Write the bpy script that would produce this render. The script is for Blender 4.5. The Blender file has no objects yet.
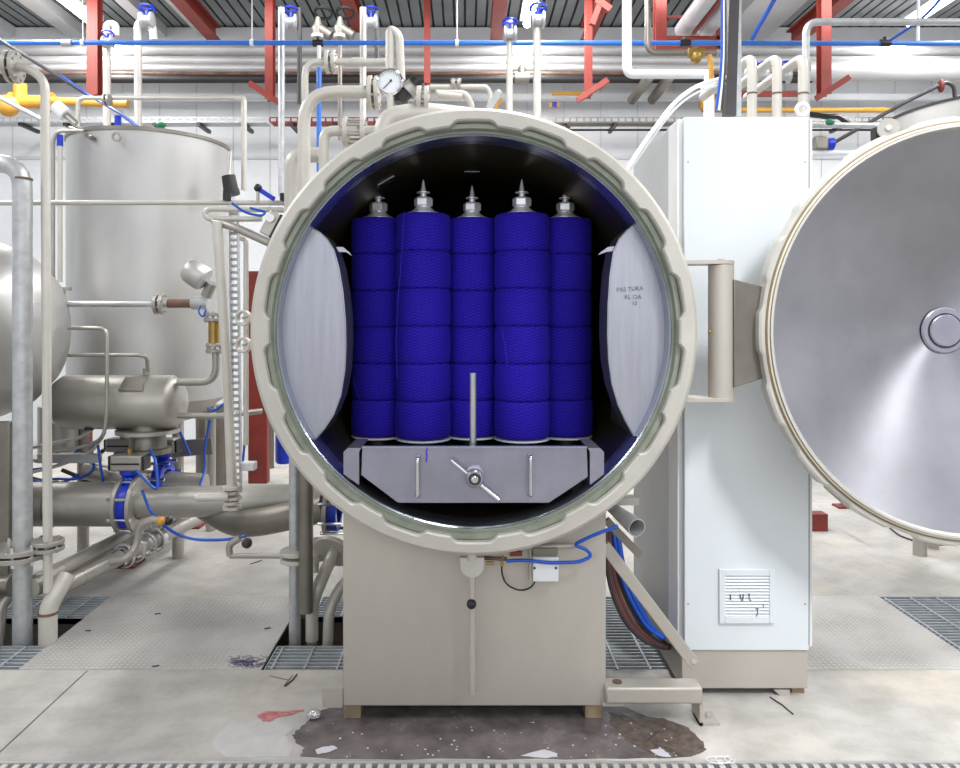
import bpy, math, random
from mathutils import Vector, Matrix, Quaternion
random.seed(7)
PI = math.pi
COL = bpy.context.scene.collection
F, H, VX, VY = 740.0, 1.5, 466.0, 318.0

def P(px, py, Y):            # a point of the place from its direction and its depth
    return Vector(((px - VX) * Y / F, Y, H + (VY - py) * Y / F))
def PF(px, py, z=0.0):       # a point on the floor
    Y = (H - z) * F / (py - VY)
    return Vector(((px - VX) * Y / F, Y, z))

# ------------------------------------------------------------------ materials
def lin(c):
    return tuple((v / 255 / 12.92) if v / 255 <= 0.04045 else ((v / 255 + 0.055) / 1.055) ** 2.4 for v in c)

def mat(name, rgb, metal=0.0, rough=0.5, var=0.08, scale=6.0, bump=0.0, bscale=60.0, stretch=(1, 1, 1),
        rgb2=None, aniso=0.0, axis='Z', emit=0.0, sheen=0.0, rvar=0.0, coat=0.0):
    m = bpy.data.materials.new(name); m.use_nodes = True
    nt = m.node_tree; N = nt.nodes; L = nt.links
    b = N['Principled BSDF']
    c = lin(rgb)
    tc = N.new('ShaderNodeTexCoord'); mp = N.new('ShaderNodeMapping')
    L.new(tc.outputs['Object'], mp.inputs['Vector']); mp.inputs['Scale'].default_value = stretch
    nz = N.new('ShaderNodeTexNoise'); nz.inputs['Scale'].default_value = scale; nz.inputs['Detail'].default_value = 6
    nz.inputs['Roughness'].default_value = 0.6
    L.new(mp.outputs[0], nz.inputs['Vector'])
    rp = N.new('ShaderNodeValToRGB')
    c2 = lin(rgb2) if rgb2 else tuple(v * (1 - 2.2 * var) for v in c)
    rp.color_ramp.elements[0].position = 0.3; rp.color_ramp.elements[1].position = 0.7
    rp.color_ramp.elements[0].color = (*c2, 1)
    rp.color_ramp.elements[1].color = (*(c if rgb2 else [min(1, v * (1 + var)) for v in c]), 1)
    L.new(nz.outputs[0], rp.inputs[0]); L.new(rp.outputs[0], b.inputs['Base Color'])
    b.inputs['Metallic'].default_value = metal; b.inputs['Roughness'].default_value = rough
    if rvar:
        mr = N.new('ShaderNodeMapRange'); L.new(nz.outputs[0], mr.inputs[0])
        mr.inputs['From Min'].default_value = .3; mr.inputs['From Max'].default_value = .7
        mr.inputs['To Min'].default_value = rough - rvar; mr.inputs['To Max'].default_value = rough + rvar
        L.new(mr.outputs[0], b.inputs['Roughness'])
    if aniso:
        b.inputs['Anisotropic'].default_value = aniso
        t = N.new('ShaderNodeTangent'); t.direction_type = 'RADIAL'; t.axis = axis
        L.new(t.outputs[0], b.inputs['Tangent'])
    if bump:
        n2 = N.new('ShaderNodeTexNoise'); n2.inputs['Scale'].default_value = bscale; n2.inputs['Detail'].default_value = 4
        L.new(mp.outputs[0], n2.inputs['Vector'])
        bp = N.new('ShaderNodeBump'); bp.inputs['Strength'].default_value = bump; bp.inputs['Distance'].default_value = 0.01
        L.new(n2.outputs[0], bp.inputs['Height']); L.new(bp.outputs[0], b.inputs['Normal'])
    if emit:
        b.inputs['Emission Color'].default_value = (*c, 1); b.inputs['Emission Strength'].default_value = emit
    if sheen:
        b.inputs['Sheen Weight'].default_value = sheen
    if coat:
        b.inputs['Coat Weight'].default_value = coat
    return m

M = {}
M['ring'] = mat('blasted ring paint', (198, 194, 186), .25, .5, .05, 5, .12, 90)
M['beige'] = mat('bead blasted panel', (190, 184, 175), .4, .48, .05, 2.5, .05, 140, (1, 1, .5))
M['gasket'] = mat('greenish seal ring', (146, 152, 138), .2, .42, .1, 14)
M['lip'] = mat('polished lip', (172, 178, 190), .9, .25, .06, 12)
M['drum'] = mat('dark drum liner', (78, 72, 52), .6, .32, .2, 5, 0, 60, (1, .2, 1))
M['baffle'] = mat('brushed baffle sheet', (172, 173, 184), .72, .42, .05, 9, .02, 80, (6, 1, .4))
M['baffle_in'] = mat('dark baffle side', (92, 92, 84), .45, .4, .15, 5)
M['carrier'] = mat('carrier steel', (160, 159, 174), .75, .36, .07, 7, .03, 50)
M['chrome'] = mat('bright nut steel', (225, 225, 228), 1, .14, .04, 20)
M['nut'] = mat('spindle nut steel', (238, 238, 242), .35, .28, .04, 20)
M['leg_steel'] = mat('stained leg steel', (160, 140, 116), .2, .5, .2, 14)
M['column'] = mat('dark dull column', (112, 105, 98), .5, .5, .15, 3)
M['rod'] = mat('matt rod steel', (190, 190, 196), .85, .35, .05, 10)
M['steel'] = mat('matt stainless', (176, 172, 165), .65, .42, .08, 4, .03, 60)
M['steel_dark'] = mat('dull stainless', (138, 133, 125), .7, .42, .14, 3, .04, 50)
M['tank'] = mat('rolled stainless sheet', (196, 195, 193), .7, .42, .1, 1.3, .02, 8, (1, 1, .45), rvar=.06)
M['galv'] = mat('galvanised steel', (190, 192, 194), .5, .42, .1, 18)
M['white_pipe'] = mat('pale blasted pipe', (202, 198, 190), .25, .42, .05, 6)
M['white'] = mat('white coating', (226, 229, 232), 0, .45, .03, 3)
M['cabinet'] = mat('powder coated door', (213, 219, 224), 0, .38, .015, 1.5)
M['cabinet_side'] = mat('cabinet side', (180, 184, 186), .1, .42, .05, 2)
M['door_in'] = mat('spun dish steel', (176, 175, 182), 1, .34, .08, 3, 0, 60, (1, 1, 1), aniso=.85, axis='Y')
M['rim'] = mat('door rim', (196, 194, 188), .3, .42, .05, 6)
M['cream'] = mat('cream seal', (208, 200, 178), .05, .5, .06, 9)
M['brown'] = mat('brown seal line', (128, 112, 88), 0, .55, .1, 9)
M['black'] = mat('black plastic', (28, 28, 30), 0, .4, .1, 9)
M['black_pipe'] = mat('black insulation', (40, 37, 38), 0, .55, .2, 4)
M['dark'] = mat('dark void', (16, 15, 15), 0, .8, .1, 4)
M['red'] = mat('red oxide steel', (142, 54, 43), .05, .5, .1, 4)
M['red_dark'] = mat('dark red steel', (120, 40, 32), .05, .5, .15, 6)
M['rust'] = mat('rusty pipe', (120, 92, 76), .2, .6, .25, 7)
M['blue'] = mat('blue pipe paint', (44, 112, 205), 0, .38, .05, 6)
M['blue_valve'] = mat('blue valve enamel', (18, 52, 190), 0, .32, .1, 12)
M['blue_hose'] = mat('blue hose', (26, 84, 190), 0, .35, .08, 10)
M['yellow'] = mat('yellow gas pipe', (206, 152, 58), 0, .45, .08, 6)
M['wall'] = mat('white wall panels', (214, 216, 219), 0, .6, .03, 1.2)
M['seam'] = mat('wall seam grey', (192, 194, 198), 0, .6, .03, 1.2)
M['haunch'] = mat('pale beam', (205, 206, 208), 0, .6, .04, 2)
M['deck'] = mat('ribbed roof deck', (150, 156, 157), .35, .5, .06, 3)
M['deck_groove'] = mat('roof deck groove', (84, 86, 88), .2, .6, .06, 3)
M['tube'] = mat('lit tube', (255, 255, 255), 0, .5, 0, 1, emit=9)
M['insul'] = mat('pale clad pipe', (200, 199, 199), .3, .5, .1, 3, 0, 60, (.5, 1, 1))
M['cable'] = mat('dark cable', (58, 54, 56), 0, .45, .1, 9)
M['cable_red'] = mat('brown cable', (124, 62, 52), 0, .45, .1, 9)
M['clear'] = mat('clear sleeve', (196, 196, 194), .2, .2, .1, 20)
M['brass'] = mat('brass fitting', (176, 146, 84), .9, .35, .1, 20)
M['face'] = mat('gauge face', (232, 236, 240), 0, .3, .02, 20)
M['ink'] = mat('dark ink', (66, 66, 72), 0, .6, .1, 30)
M['ink_faint'] = mat('faint marker ink', (122, 122, 134), .3, .6, .1, 30)
M['thread'] = mat('blue thread', (56, 44, 214), 0, .7, .1, 60)
M['foam'] = mat('white foam', (206, 204, 214), 0, .35, .05, 20)
M['stain_red'] = mat('red dye', (168, 34, 48), 0, .4, .25, 40, rgb2=(198, 150, 148))
M['foil'] = mat('crumpled foil', (214, 214, 216), .8, .25, .1, 40, .6, 60)
M['grate'] = mat('galvanised grating', (176, 182, 186), .2, .5, .1, 20)
M['green'] = mat('green fitting', (30, 120, 84), 0, .5, .1, 20)
M['red_paint'] = mat('red plaque', (150, 60, 60), 0, .5, .1, 20)
M['purple'] = mat('violet threads', (74, 56, 110), 0, .7, .2, 60)

# concrete
def concrete(name, base, dark, warm):
    m = bpy.data.materials.new(name); m.use_nodes = True
    nt = m.node_tree; N = nt.nodes; L = nt.links; b = N['Principled BSDF']
    tc = N.new('ShaderNodeTexCoord')
    n1 = N.new('ShaderNodeTexNoise'); n1.inputs['Scale'].default_value = .9; n1.inputs['Detail'].default_value = 8; n1.inputs['Roughness'].default_value = .62
    n2 = N.new('ShaderNodeTexNoise'); n2.inputs['Scale'].default_value = 7; n2.inputs['Detail'].default_value = 8; n2.inputs['Roughness'].default_value = .7
    n3 = N.new('ShaderNodeTexNoise'); n3.inputs['Scale'].default_value = 1.7; n3.inputs['Detail'].default_value = 5
    mp = N.new('ShaderNodeMapping'); mp.inputs['Location'].default_value = (7, 3, 1)
    L.new(tc.outputs['Object'], mp.inputs[0])
    L.new(tc.outputs['Object'], n1.inputs['Vector']); L.new(tc.outputs['Object'], n2.inputs['Vector']); L.new(mp.outputs[0], n3.inputs['Vector'])
    r1 = N.new('ShaderNodeValToRGB'); r1.color_ramp.elements[0].position = .3; r1.color_ramp.elements[1].position = .62
    r1.color_ramp.elements[0].color = (*lin(dark), 1); r1.color_ramp.elements[1].color = (*lin(base), 1)
    L.new(n1.outputs[0], r1.inputs[0])
    r3 = N.new('ShaderNodeValToRGB'); r3.color_ramp.elements[0].position = .48; r3.color_ramp.elements[1].position = .72
    r3.color_ramp.elements[0].color = (0, 0, 0, 1); r3.color_ramp.elements[1].color = (.6, .6, .6, 1)
    L.new(n3.outputs[0], r3.inputs[0])
    mx = N.new('ShaderNodeMixRGB'); L.new(r3.outputs[0], mx.inputs[0]); L.new(r1.outputs[0], mx.inputs[1]); mx.inputs[2].default_value = (*lin(warm), 1)
    r2 = N.new('ShaderNodeValToRGB'); r2.color_ramp.elements[0].position = .25; r2.color_ramp.elements[1].position = .6
    r2.color_ramp.elements[0].color = (.72, .71, .70, 1); r2.color_ramp.elements[1].color = (1, 1, 1, 1)
    L.new(n2.outputs[0], r2.inputs[0])
    mu = N.new('ShaderNodeMixRGB'); mu.blend_type = 'MULTIPLY'; mu.inputs[0].default_value = 1
    L.new(mx.outputs[0], mu.inputs[1]); L.new(r2.outputs[0], mu.inputs[2]); L.new(mu.outputs[0], b.inputs['Base Color'])
    mr = N.new('ShaderNodeMapRange'); mr.inputs['To Min'].default_value = .38; mr.inputs['To Max'].default_value = .75
    L.new(n1.outputs[0], mr.inputs[0]); L.new(mr.outputs[0], b.inputs['Roughness'])
    bp = N.new('ShaderNodeBump'); bp.inputs['Strength'].default_value = .25; bp.inputs['Distance'].default_value = .004
    L.new(n2.outputs[0], bp.inputs['Height']); L.new(bp.outputs[0], b.inputs['Normal'])
    return m
M['concrete'] = concrete('concrete floor', (198, 195, 190), (152, 149, 145), (206, 196, 180))
M['pit'] = concrete('pit concrete', (120, 114, 106), (70, 66, 62), (120, 110, 96))

def wet():
    m = mat('wet concrete', (122, 114, 114), 0, .2, .1, 7, .25, 22, (1, 1, 1), rgb2=(70, 62, 62), rvar=.13)
    return m
M['wet'] = wet()

def checker():
    m = bpy.data.materials.new('tread plate'); m.use_nodes = True
    nt = m.node_tree; N = nt.nodes; L = nt.links; b = N['Principled BSDF']
    tc = N.new('ShaderNodeTexCoord')
    outs = []
    for ang, sh in ((45, 0), (-45, .5)):
        mp = N.new('ShaderNodeMapping'); mp.inputs['Rotation'].default_value = (0, 0, math.radians(ang))
        mp.inputs['Scale'].default_value = (30, 30, 1); mp.inputs['Location'].default_value = (sh, sh, 0)
        L.new(tc.outputs['Object'], mp.inputs[0])
        sp = N.new('ShaderNodeSeparateXYZ'); L.new(mp.outputs[0], sp.inputs[0])
        res = []
        for ax, w in ((0, .34), (1, .16)):
            fr = N.new('ShaderNodeMath'); fr.operation = 'FRACT'; L.new(sp.outputs[ax], fr.inputs[0])
            su = N.new('ShaderNodeMath'); su.operation = 'SUBTRACT'; L.new(fr.outputs[0], su.inputs[0]); su.inputs[1].default_value = .5
            ab = N.new('ShaderNodeMath'); ab.operation = 'ABSOLUTE'; L.new(su.outputs[0], ab.inputs[0])
            mr = N.new('ShaderNodeMapRange'); L.new(ab.outputs[0], mr.inputs[0])
            mr.inputs['From Min'].default_value = w; mr.inputs['From Max'].default_value = w * .4
            res.append(mr)
        mu = N.new('ShaderNodeMath'); mu.operation = 'MULTIPLY'; L.new(res[0].outputs[0], mu.inputs[0]); L.new(res[1].outputs[0], mu.inputs[1])
        outs.append(mu)
    mxm = N.new('ShaderNodeMath'); mxm.operation = 'MAXIMUM'; L.new(outs[0].outputs[0], mxm.inputs[0]); L.new(outs[1].outputs[0], mxm.inputs[1])
    nz = N.new('ShaderNodeTexNoise'); nz.inputs['Scale'].default_value = 3; nz.inputs['Detail'].default_value = 6; L.new(tc.outputs['Object'], nz.inputs['Vector'])
    r = N.new('ShaderNodeValToRGB'); r.color_ramp.elements[0].position = .3; r.color_ramp.elements[1].position = .65
    r.color_ramp.elements[0].color = (*lin((166, 163, 158)), 1); r.color_ramp.elements[1].color = (*lin((200, 197, 193)), 1)
    L.new(nz.outputs[0], r.inputs[0])
    mix = N.new('ShaderNodeMixRGB'); L.new(mxm.outputs[0], mix.inputs[0]); L.new(r.outputs[0], mix.inputs[1]); mix.inputs[2].default_value = (*lin((206, 204, 200)), 1)
    L.new(mix.outputs[0], b.inputs['Base Color'])
    b.inputs['Metallic'].default_value = .3; b.inputs['Roughness'].default_value = .5
    bp = N.new('ShaderNodeBump'); bp.inputs['Strength'].default_value = .8; bp.inputs['Distance'].default_value = .004
    L.new(mxm.outputs[0], bp.inputs['Height']); L.new(bp.outputs[0], b.inputs['Normal'])
    return m
M['tread'] = checker()

def yarn():
    m = bpy.data.materials.new('wound blue yarn'); m.use_nodes = True
    nt = m.node_tree; N = nt.nodes; L = nt.links; b = N['Principled BSDF']
    tc = N.new('ShaderNodeTexCoord'); sp = N.new('ShaderNodeSeparateXYZ'); L.new(tc.outputs['Object'], sp.inputs[0])
    oi = N.new('ShaderNodeObjectInfo')
    at = N.new('ShaderNodeMath'); at.operation = 'ARCTAN2'; L.new(sp.outputs[0], at.inputs[0]); L.new(sp.outputs[1], at.inputs[1])
    nz = N.new('ShaderNodeTexNoise'); nz.inputs['Scale'].default_value = 9; nz.inputs['Detail'].default_value = 3
    off = N.new('ShaderNodeVectorMath'); off.operation = 'ADD'; L.new(tc.outputs['Object'], off.inputs[0]); L.new(oi.outputs['Random'], off.inputs[1])
    L.new(off.outputs[0], nz.inputs['Vector'])
    def math1(op, a, v):
        n = N.new('ShaderNodeMath'); n.operation = op
        if hasattr(a, 'default_value') or True:
            L.new(a, n.inputs[0])
        if isinstance(v, (int, float)): n.inputs[1].default_value = v
        elif v is not None: L.new(v, n.inputs[1])
        return n.outputs[0]
    ws = []
    for ka, kz in ((9, 250), (-9, 265), (7, 560), (-8, 530)):
        s = math1('ADD', math1('MULTIPLY', at.outputs[0], ka), math1('MULTIPLY', sp.outputs[2], kz))
        s = math1('ADD', s, math1('MULTIPLY', nz.outputs[0], 9))
        s = math1('ADD', s, math1('MULTIPLY', oi.outputs['Random'], 40))
        s = math1('SINE', s, None)
        s = math1('ABSOLUTE', s, None)
        s = math1('POWER', s, .35)
        ws.append(s)
    a = math1('MULTIPLY', ws[0], ws[1]); c = math1('MULTIPLY', ws[2], ws[3])
    h = math1('MULTIPLY', math1('ADD', a, c), .5)
    r = N.new('ShaderNodeValToRGB'); r.color_ramp.elements[0].position = .35; r.color_ramp.elements[1].position = .9
    r.color_ramp.elements[0].color = (*lin((14, 4, 84)), 1); r.color_ramp.elements[1].color = (*lin((58, 40, 220)), 1)
    L.new(h, r.inputs[0]); L.new(r.outputs[0], b.inputs['Base Color'])
    b.inputs['Roughness'].default_value = .75; b.inputs['Specular IOR Level'].default_value = .15
    b.inputs['Sheen Weight'].default_value = .12; b.inputs['Sheen Tint'].default_value = (.2, .2, 1, 1)
    bp = N.new('ShaderNodeBump'); bp.inputs['Strength'].default_value = .6; bp.inputs['Distance'].default_value = .003
    L.new(h, bp.inputs['Height']); L.new(bp.outputs[0], b.inputs['Normal'])
    return m
M['yarn'] = yarn()

# ------------------------------------------------------------------ builders
WL = {}
def tag(o, label, cat, group=None, kind=None):
    o['label'] = label; o['category'] = cat
    if group: o['group'] = group
    if kind: o['kind'] = kind
    return o
def thing(name, label, cat, loc, group=None):
    o = bpy.data.objects.new(name, None); COL.objects.link(o)
    o.empty_display_size = .05; o.location = loc; WL[o] = Vector(loc)
    return tag(o, label, cat, group)

class MB:
    def __init__(s): s.v = []; s.f = []
    def add(s, vs, fs):
        k = len(s.v); s.v += [Vector(v) for v in vs]; s.f += [tuple(i + k for i in f) for f in fs]; return s
    def box(s, x0, x1, y0, y1, z0, z1):
        return s.add([(x0,y0,z0),(x1,y0,z0),(x1,y1,z0),(x0,y1,z0),(x0,y0,z1),(x1,y0,z1),(x1,y1,z1),(x0,y1,z1)],
                     [(0,3,2,1),(4,5,6,7),(0,1,5,4),(1,2,6,5),(2,3,7,6),(3,0,4,7)])
    def beam(s, a, b, w, h, up=(0, 0, 1)):     # box bar from a to b
        a = Vector(a); b = Vector(b); d = (b - a).normalized(); up = Vector(up)
        if abs(d.dot(up)) > .98: up = Vector((0, 1, 0))
        x = d.cross(up).normalized(); y = x.cross(d).normalized()
        vs = []
        for p in (a, b):
            for sx, sy in ((-1,-1),(1,-1),(1,1),(-1,1)): vs.append(p + x*sx*w/2 + y*sy*h/2)
        return s.add(vs, [(0,1,2,3),(7,6,5,4),(0,4,5,1),(1,5,6,2),(2,6,7,3),(3,7,4,0)])
    def lathe(s, prof, o=(0,0,0), axis=(0,0,1), n=32, close=False, capa=True, capb=True, ph=0):
        o = Vector(o); ax = Vector(axis).normalized()
        t = Vector((1,0,0)) if abs(ax.x) < .9 else Vector((0,1,0))
        u = ax.cross(t).normalized(); w = ax.cross(u)
        vs = []; fs = []; m = len(prof)
        for r, h in prof:
            for i in range(n):
                a = 2*PI*(i+ph)/n; vs.append(o + ax*h + u*(r*math.cos(a)) + w*(r*math.sin(a)))
        for j in range(m if close else m-1):
            j2 = (j+1) % m
            for i in range(n):
                i2 = (i+1) % n
                fs.append((j*n+i, j*n+i2, j2*n+i2, j2*n+i))
        if not close:
            if capa and prof[0][0] > 1e-6: fs.append(tuple(range(n-1, -1, -1)))
            if capb and prof[-1][0] > 1e-6: fs.append(tuple((m-1)*n+i for i in range(n)))
        return s.add(vs, fs)
    def cyl(s, a, b, r, r2=None, n=20):
        a = Vector(a); b = Vector(b); d = b-a
        return s.lathe([(r,0),(r if r2 is None else r2, d.length)], a, d, n)
    def sweep(s, pts, r, n=14, bend=0.0, caps=True, seg=6):
        pts = [Vector(p) for p in pts]
        if bend > 0 and len(pts) > 2:
            out = [pts[0]]
            for i in range(1, len(pts)-1):
                p0, p, p1 = pts[i-1], pts[i], pts[i+1]
                d0 = (p0-p); d1 = (p1-p); t = min(bend, d0.length*.48, d1.length*.48)
                a = p + d0.normalized()*t; b = p + d1.normalized()*t
                for k in range(seg+1):
                    q = k/seg; out.append(a*(1-q)**2 + p*2*q*(1-q)*1.0 + b*q*q)
            out.append(pts[-1]); pts = out
        q = [pts[0]]
        for p in pts[1:]:
            if (p-q[-1]).length > 1e-5: q.append(p)
        pts = q; m = len(pts)
        T = [(pts[min(i+1,m-1)]-pts[max(i-1,0)]).normalized() for i in range(m)]
        up = Vector((0,0,1)) if abs(T[0].z) < .9 else Vector((1,0,0))
        u = T[0].cross(up).normalized(); vs = []; fs = []
        for i in range(m):
            if i: u = (u - T[i]*u.dot(T[i])).normalized()
            w = T[i].cross(u)
            rr = r[i] if isinstance(r, (list, tuple)) else r
            for k in range(n):
                a = 2*PI*k/n; vs.append(pts[i] + u*rr*math.cos(a) + w*rr*math.sin(a))
        for i in range(m-1):
            for k in range(n):
                k2 = (k+1) % n; fs.append((i*n+k, i*n+k2, (i+1)*n+k2, (i+1)*n+k))
        if caps: fs.append(tuple(range(n-1,-1,-1))); fs.append(tuple((m-1)*n+k for k in range(n)))
        return s.add(vs, fs)
    def prism(s, poly, d):                     # poly: 3D points, extruded by the vector d
        poly = [Vector(p) for p in poly]; d = Vector(d); n = len(poly)
        return s.add(poly + [p+d for p in poly], [tuple(range(n-1,-1,-1)), tuple(range(n,2*n))] + [(i,(i+1)%n,n+(i+1)%n,n+i) for i in range(n)])
    def ring(s, c, axis, ro, ri, t, n=32):
        return s.lathe([(ro,0),(ro,t),(ri,t),(ri,0)], c, axis, n, close=True)
    def sphere(s, c, r, n=16, sc=(1,1,1)):
        vs = []; fs = []; m = n//2; c = Vector(c)
        for j in range(m+1):
            a = PI*j/m
            for i in range(n):
                b = 2*PI*i/n; vs.append(c + Vector((r*sc[0]*math.sin(a)*math.cos(b), r*sc[1]*math.sin(a)*math.sin(b), r*sc[2]*math.cos(a))))
        for j in range(m):
            for i in range(n):
                i2 = (i+1)%n; fs.append((j*n+i, (j+1)*n+i, (j+1)*n+i2, j*n+i2))
        return s.add(vs, fs)
    def build(s, name, m, parent=None, bevel=0, label=None, ang=35):
        if parent is not None: base = WL[parent]
        else:
            xs = [v.x for v in s.v]; ys = [v.y for v in s.v]; zs = [v.z for v in s.v]
            base = Vector(((min(xs)+max(xs))/2, (min(ys)+max(ys))/2, min(zs)))
        me = bpy.data.meshes.new(name)
        me.from_pydata([v-base for v in s.v], [], s.f); me.update()
        import bmesh
        bm = bmesh.new(); bm.from_mesh(me); bmesh.ops.recalc_face_normals(bm, faces=bm.faces); bm.to_mesh(me); bm.free()
        for p in me.polygons: p.use_smooth = True
        me.set_sharp_from_angle(angle=math.radians(ang))
        me.materials.append(M[m] if isinstance(m, str) else m)
        o = bpy.data.objects.new(name, me); COL.objects.link(o)
        if parent is not None: o.parent = parent
        else: o.location = base
        WL[o] = base.copy()
        if bevel:
            b = o.modifiers.new('bevel', 'BEVEL'); b.width = bevel; b.segments = 2; b.limit_method = 'ANGLE'; b.angle_limit = math.radians(40)
        if label: o['label'] = label
        return o

def struct(o): o['kind'] = 'structure'; return o

def pipe(name, label, cat, path, r, m, bend=0.1, group=None, flanges=(), n=14):
    """path: list of (px,py,Y) or Vectors. flanges: list of (point, axis, radius)"""
    pts = [p if isinstance(p, Vector) else P(*p) for p in path]
    o = MB().sweep(pts, r, n, bend).build(name, m)
    tag(o, label, cat, group)
    for f in flanges: flange(o, *f)
    return o
def flange(parent, c, axis, R, m='white_pipe', gap=.012, t=.018, bolts=8, name='flange'):
    c = c if isinstance(c, Vector) else P(*c); ax = Vector(axis).normalized()
    for sgn in (-1, 1):
        q = MB(); q.lathe([(R, 0), (R, t)], c + ax*sgn*gap/2, ax*sgn, 24)
        fl = q.build(name, m, parent, bevel=.002)
    tt = Vector((1,0,0)) if abs(ax.x) < .9 else Vector((0,1,0))
    u = ax.cross(tt).normalized(); w = ax.cross(u)
    for i in range(bolts):
        a = 2*PI*(i+.5)/bolts; p = c + (u*math.cos(a)+w*math.sin(a))*R*.8
        MB().cyl(p - ax*(t+gap/2+.006), p + ax*(t+gap/2+.006), R*.085, n=6).build('bolt', 'steel', parent)

# ------------------------------------------------------------------ setting
TY0, TY1 = 3.153, 3.985
def slab(x0, x1, y0, y1, z0, z1, name, m): return struct(MB().box(x0, x1, y0, y1, z0, z1).build(name, m))
fl = MB()
fl.box(-7, 8, 2.505, TY0, -.12, 0)
fl.box(-7, 8, TY1, 9.2, -.12, 0)
fl.box(-7, 8, -3.5, 2.22, -.12, 0)
floor = struct(fl.build('floor', 'concrete'))
tr = MB(); tr.box(-7, 8, TY0-.06, TY1+.06, -.62, -.56); tr.box(-7, 8, TY0-.06, TY0-.001, -.56, -.121); tr.box(-7, 8, TY1+.001, TY1+.06, -.56, -.121)
struct(tr.build('trim_1', 'pit'))
dr = MB(); dr.box(-7, 8, 2.22, 2.505, -.16, -.12)
struct(dr.build('trim_2', 'dark'))
# joints between floor slabs
jt = MB()
for x in (-1.61,):
    jt.box(x-.003, x+.003, 2.52, TY0-.005, 0, .0008)
for p, q in (((293, 675), (284, 686)), ((288, 680), (270, 676))):
    a, b = PF(*p), PF(*q); jt.beam(a + Vector((0,0,.0006)), b + Vector((0,0,.0006)), .006, .001)
struct(jt.build('trim_3', 'steel_dark'))

wl = MB(); wl.box(-7, 8, 9.06, 9.2, 0, 5.0)
struct(wl.build('wall_back', 'wall'))
sm = MB()
for i in range(34): 
    x = -6.9 + i*.45; sm.box(x-.004, x+.004, 9.052, 9.06, .1, 4.55)
for py in (158,): 
    z = P(0, py, 9.06).z; sm.box(-7, 8, 9.04, 9.06, z-.015, z+.015)
struct(sm.build('trim_4', 'seam'))
hb = MB(); hb.box(-7, 8, 8.86, 9.06, 4.62, 4.98)
struct(hb.build('trim_5', 'haunch'))
# roof deck: trapezoid ribs that run into the depth
dk = MB(); gv = MB(); x = -7.0; pitch = .125
prof = []
while x < 8:
    prof += [(x, 5.0), (x+.1, 5.0), (x+.104, 5.03), (x+.117, 5.03)]; x += pitch
vs = []; fs = []
for i, (a, z) in enumerate(prof): vs += [(a, -3.5, z), (a, 9.06, z)]
for i in range(len(prof)-1):
    fs.append((2*i, 2*i+2, 2*i+3, 2*i+1))
dk.add(vs, fs)
dko = dk.build('ceiling', 'deck', ang=10); struct(dko)
dko.data.materials.append(M['deck_groove'])
for p in dko.data.polygons:
    if p.center.z + WL[dko].z > 5.012: p.material_index = 1
cz = MB(); cz.box(-7, 8, -3.5, 9.2, 5.08, 5.12); struct(cz.build('trim_6', 'deck_groove'))
# pale and red roof beams running into the depth
k = 7
for x0, x1, z0 in ((-4.75, -4.55, 4.86), (-3.72, -3.58, 4.86), (-3.18, -3.04, 4.86), (3.0, 3.55, 4.8), (-5.6, -5.4, 4.86)):
    struct(MB().box(x0, x1, 3.0, 8.85, z0, 4.99).build('trim_%d' % k, 'haunch')); k += 1
for x0, z0 in ((-2.82, 4.6), (.34, 4.6), (-1.2, 4.7), (3.66, 4.55), (1.35, 4.6)):
    b = MB(); b.box(x0-.07, x0+.07, 3.0, 8.3, z0, z0+.02); b.box(x0-.012, x0+.012, 3.0, 8.3, z0+.02, z0+.15); b.box(x0-.07, x0+.07, 3.0, 8.3, z0+.15, z0+.17)
    struct(b.build('trim_%d' % k, 'red')); k += 1

# ------------------------------------------------------------------ background on the far wall
def hbar(name, label, cat, px0, px1, py, h, Y, m, r=True, group=None):
    a, b = P(px0, py, Y), P(px1, py, Y); rr = h*Y/F/2
    q = MB()
    if r: q.cyl(a, b, rr, n=20)
    else: q.beam(a, b, rr*2, rr*2)
    return tag(q.build(name, m), label, cat, group)
o = hbar('insulated_pipe', 'thick pale clad pipe just under the blue line, highest of the long ceiling pipes', 'pipe', -40, 1000, 50, 12, 8.45, 'insul')
o = hbar('insulated_pipe', 'second long pale clad pipe below the blue line across the hall', 'pipe', -40, 1000, 60.5, 8.5, 8.4, 'insul')
o = hbar('insulated_pipe', 'third long pale clad pipe, directly above the rusty brown pipe', 'pipe', -40, 800, 68, 7, 8.4, 'insul')
hbar('rusty_pipe', 'thin brown rusty pipe lying on top of the black pipe', 'pipe', -40, 800, 73.6, 4, 8.35, 'rust')
hbar('black_pipe', 'long black insulated pipe under the pale pipes, far wall', 'pipe', -40, 812, 79, 8, 8.3, 'black_pipe')
hbar('clad_duct_pipe', 'large grey clad pipe with dark underside, upper right', 'pipe', 806, 1000, 70, 21, 8.2, 'insul')
hbar('rail_beam', 'long white horizontal beam fixed along the far wall', 'beam', -40, 1000, 97.5, 6, 8.9, 'white', False)
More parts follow.
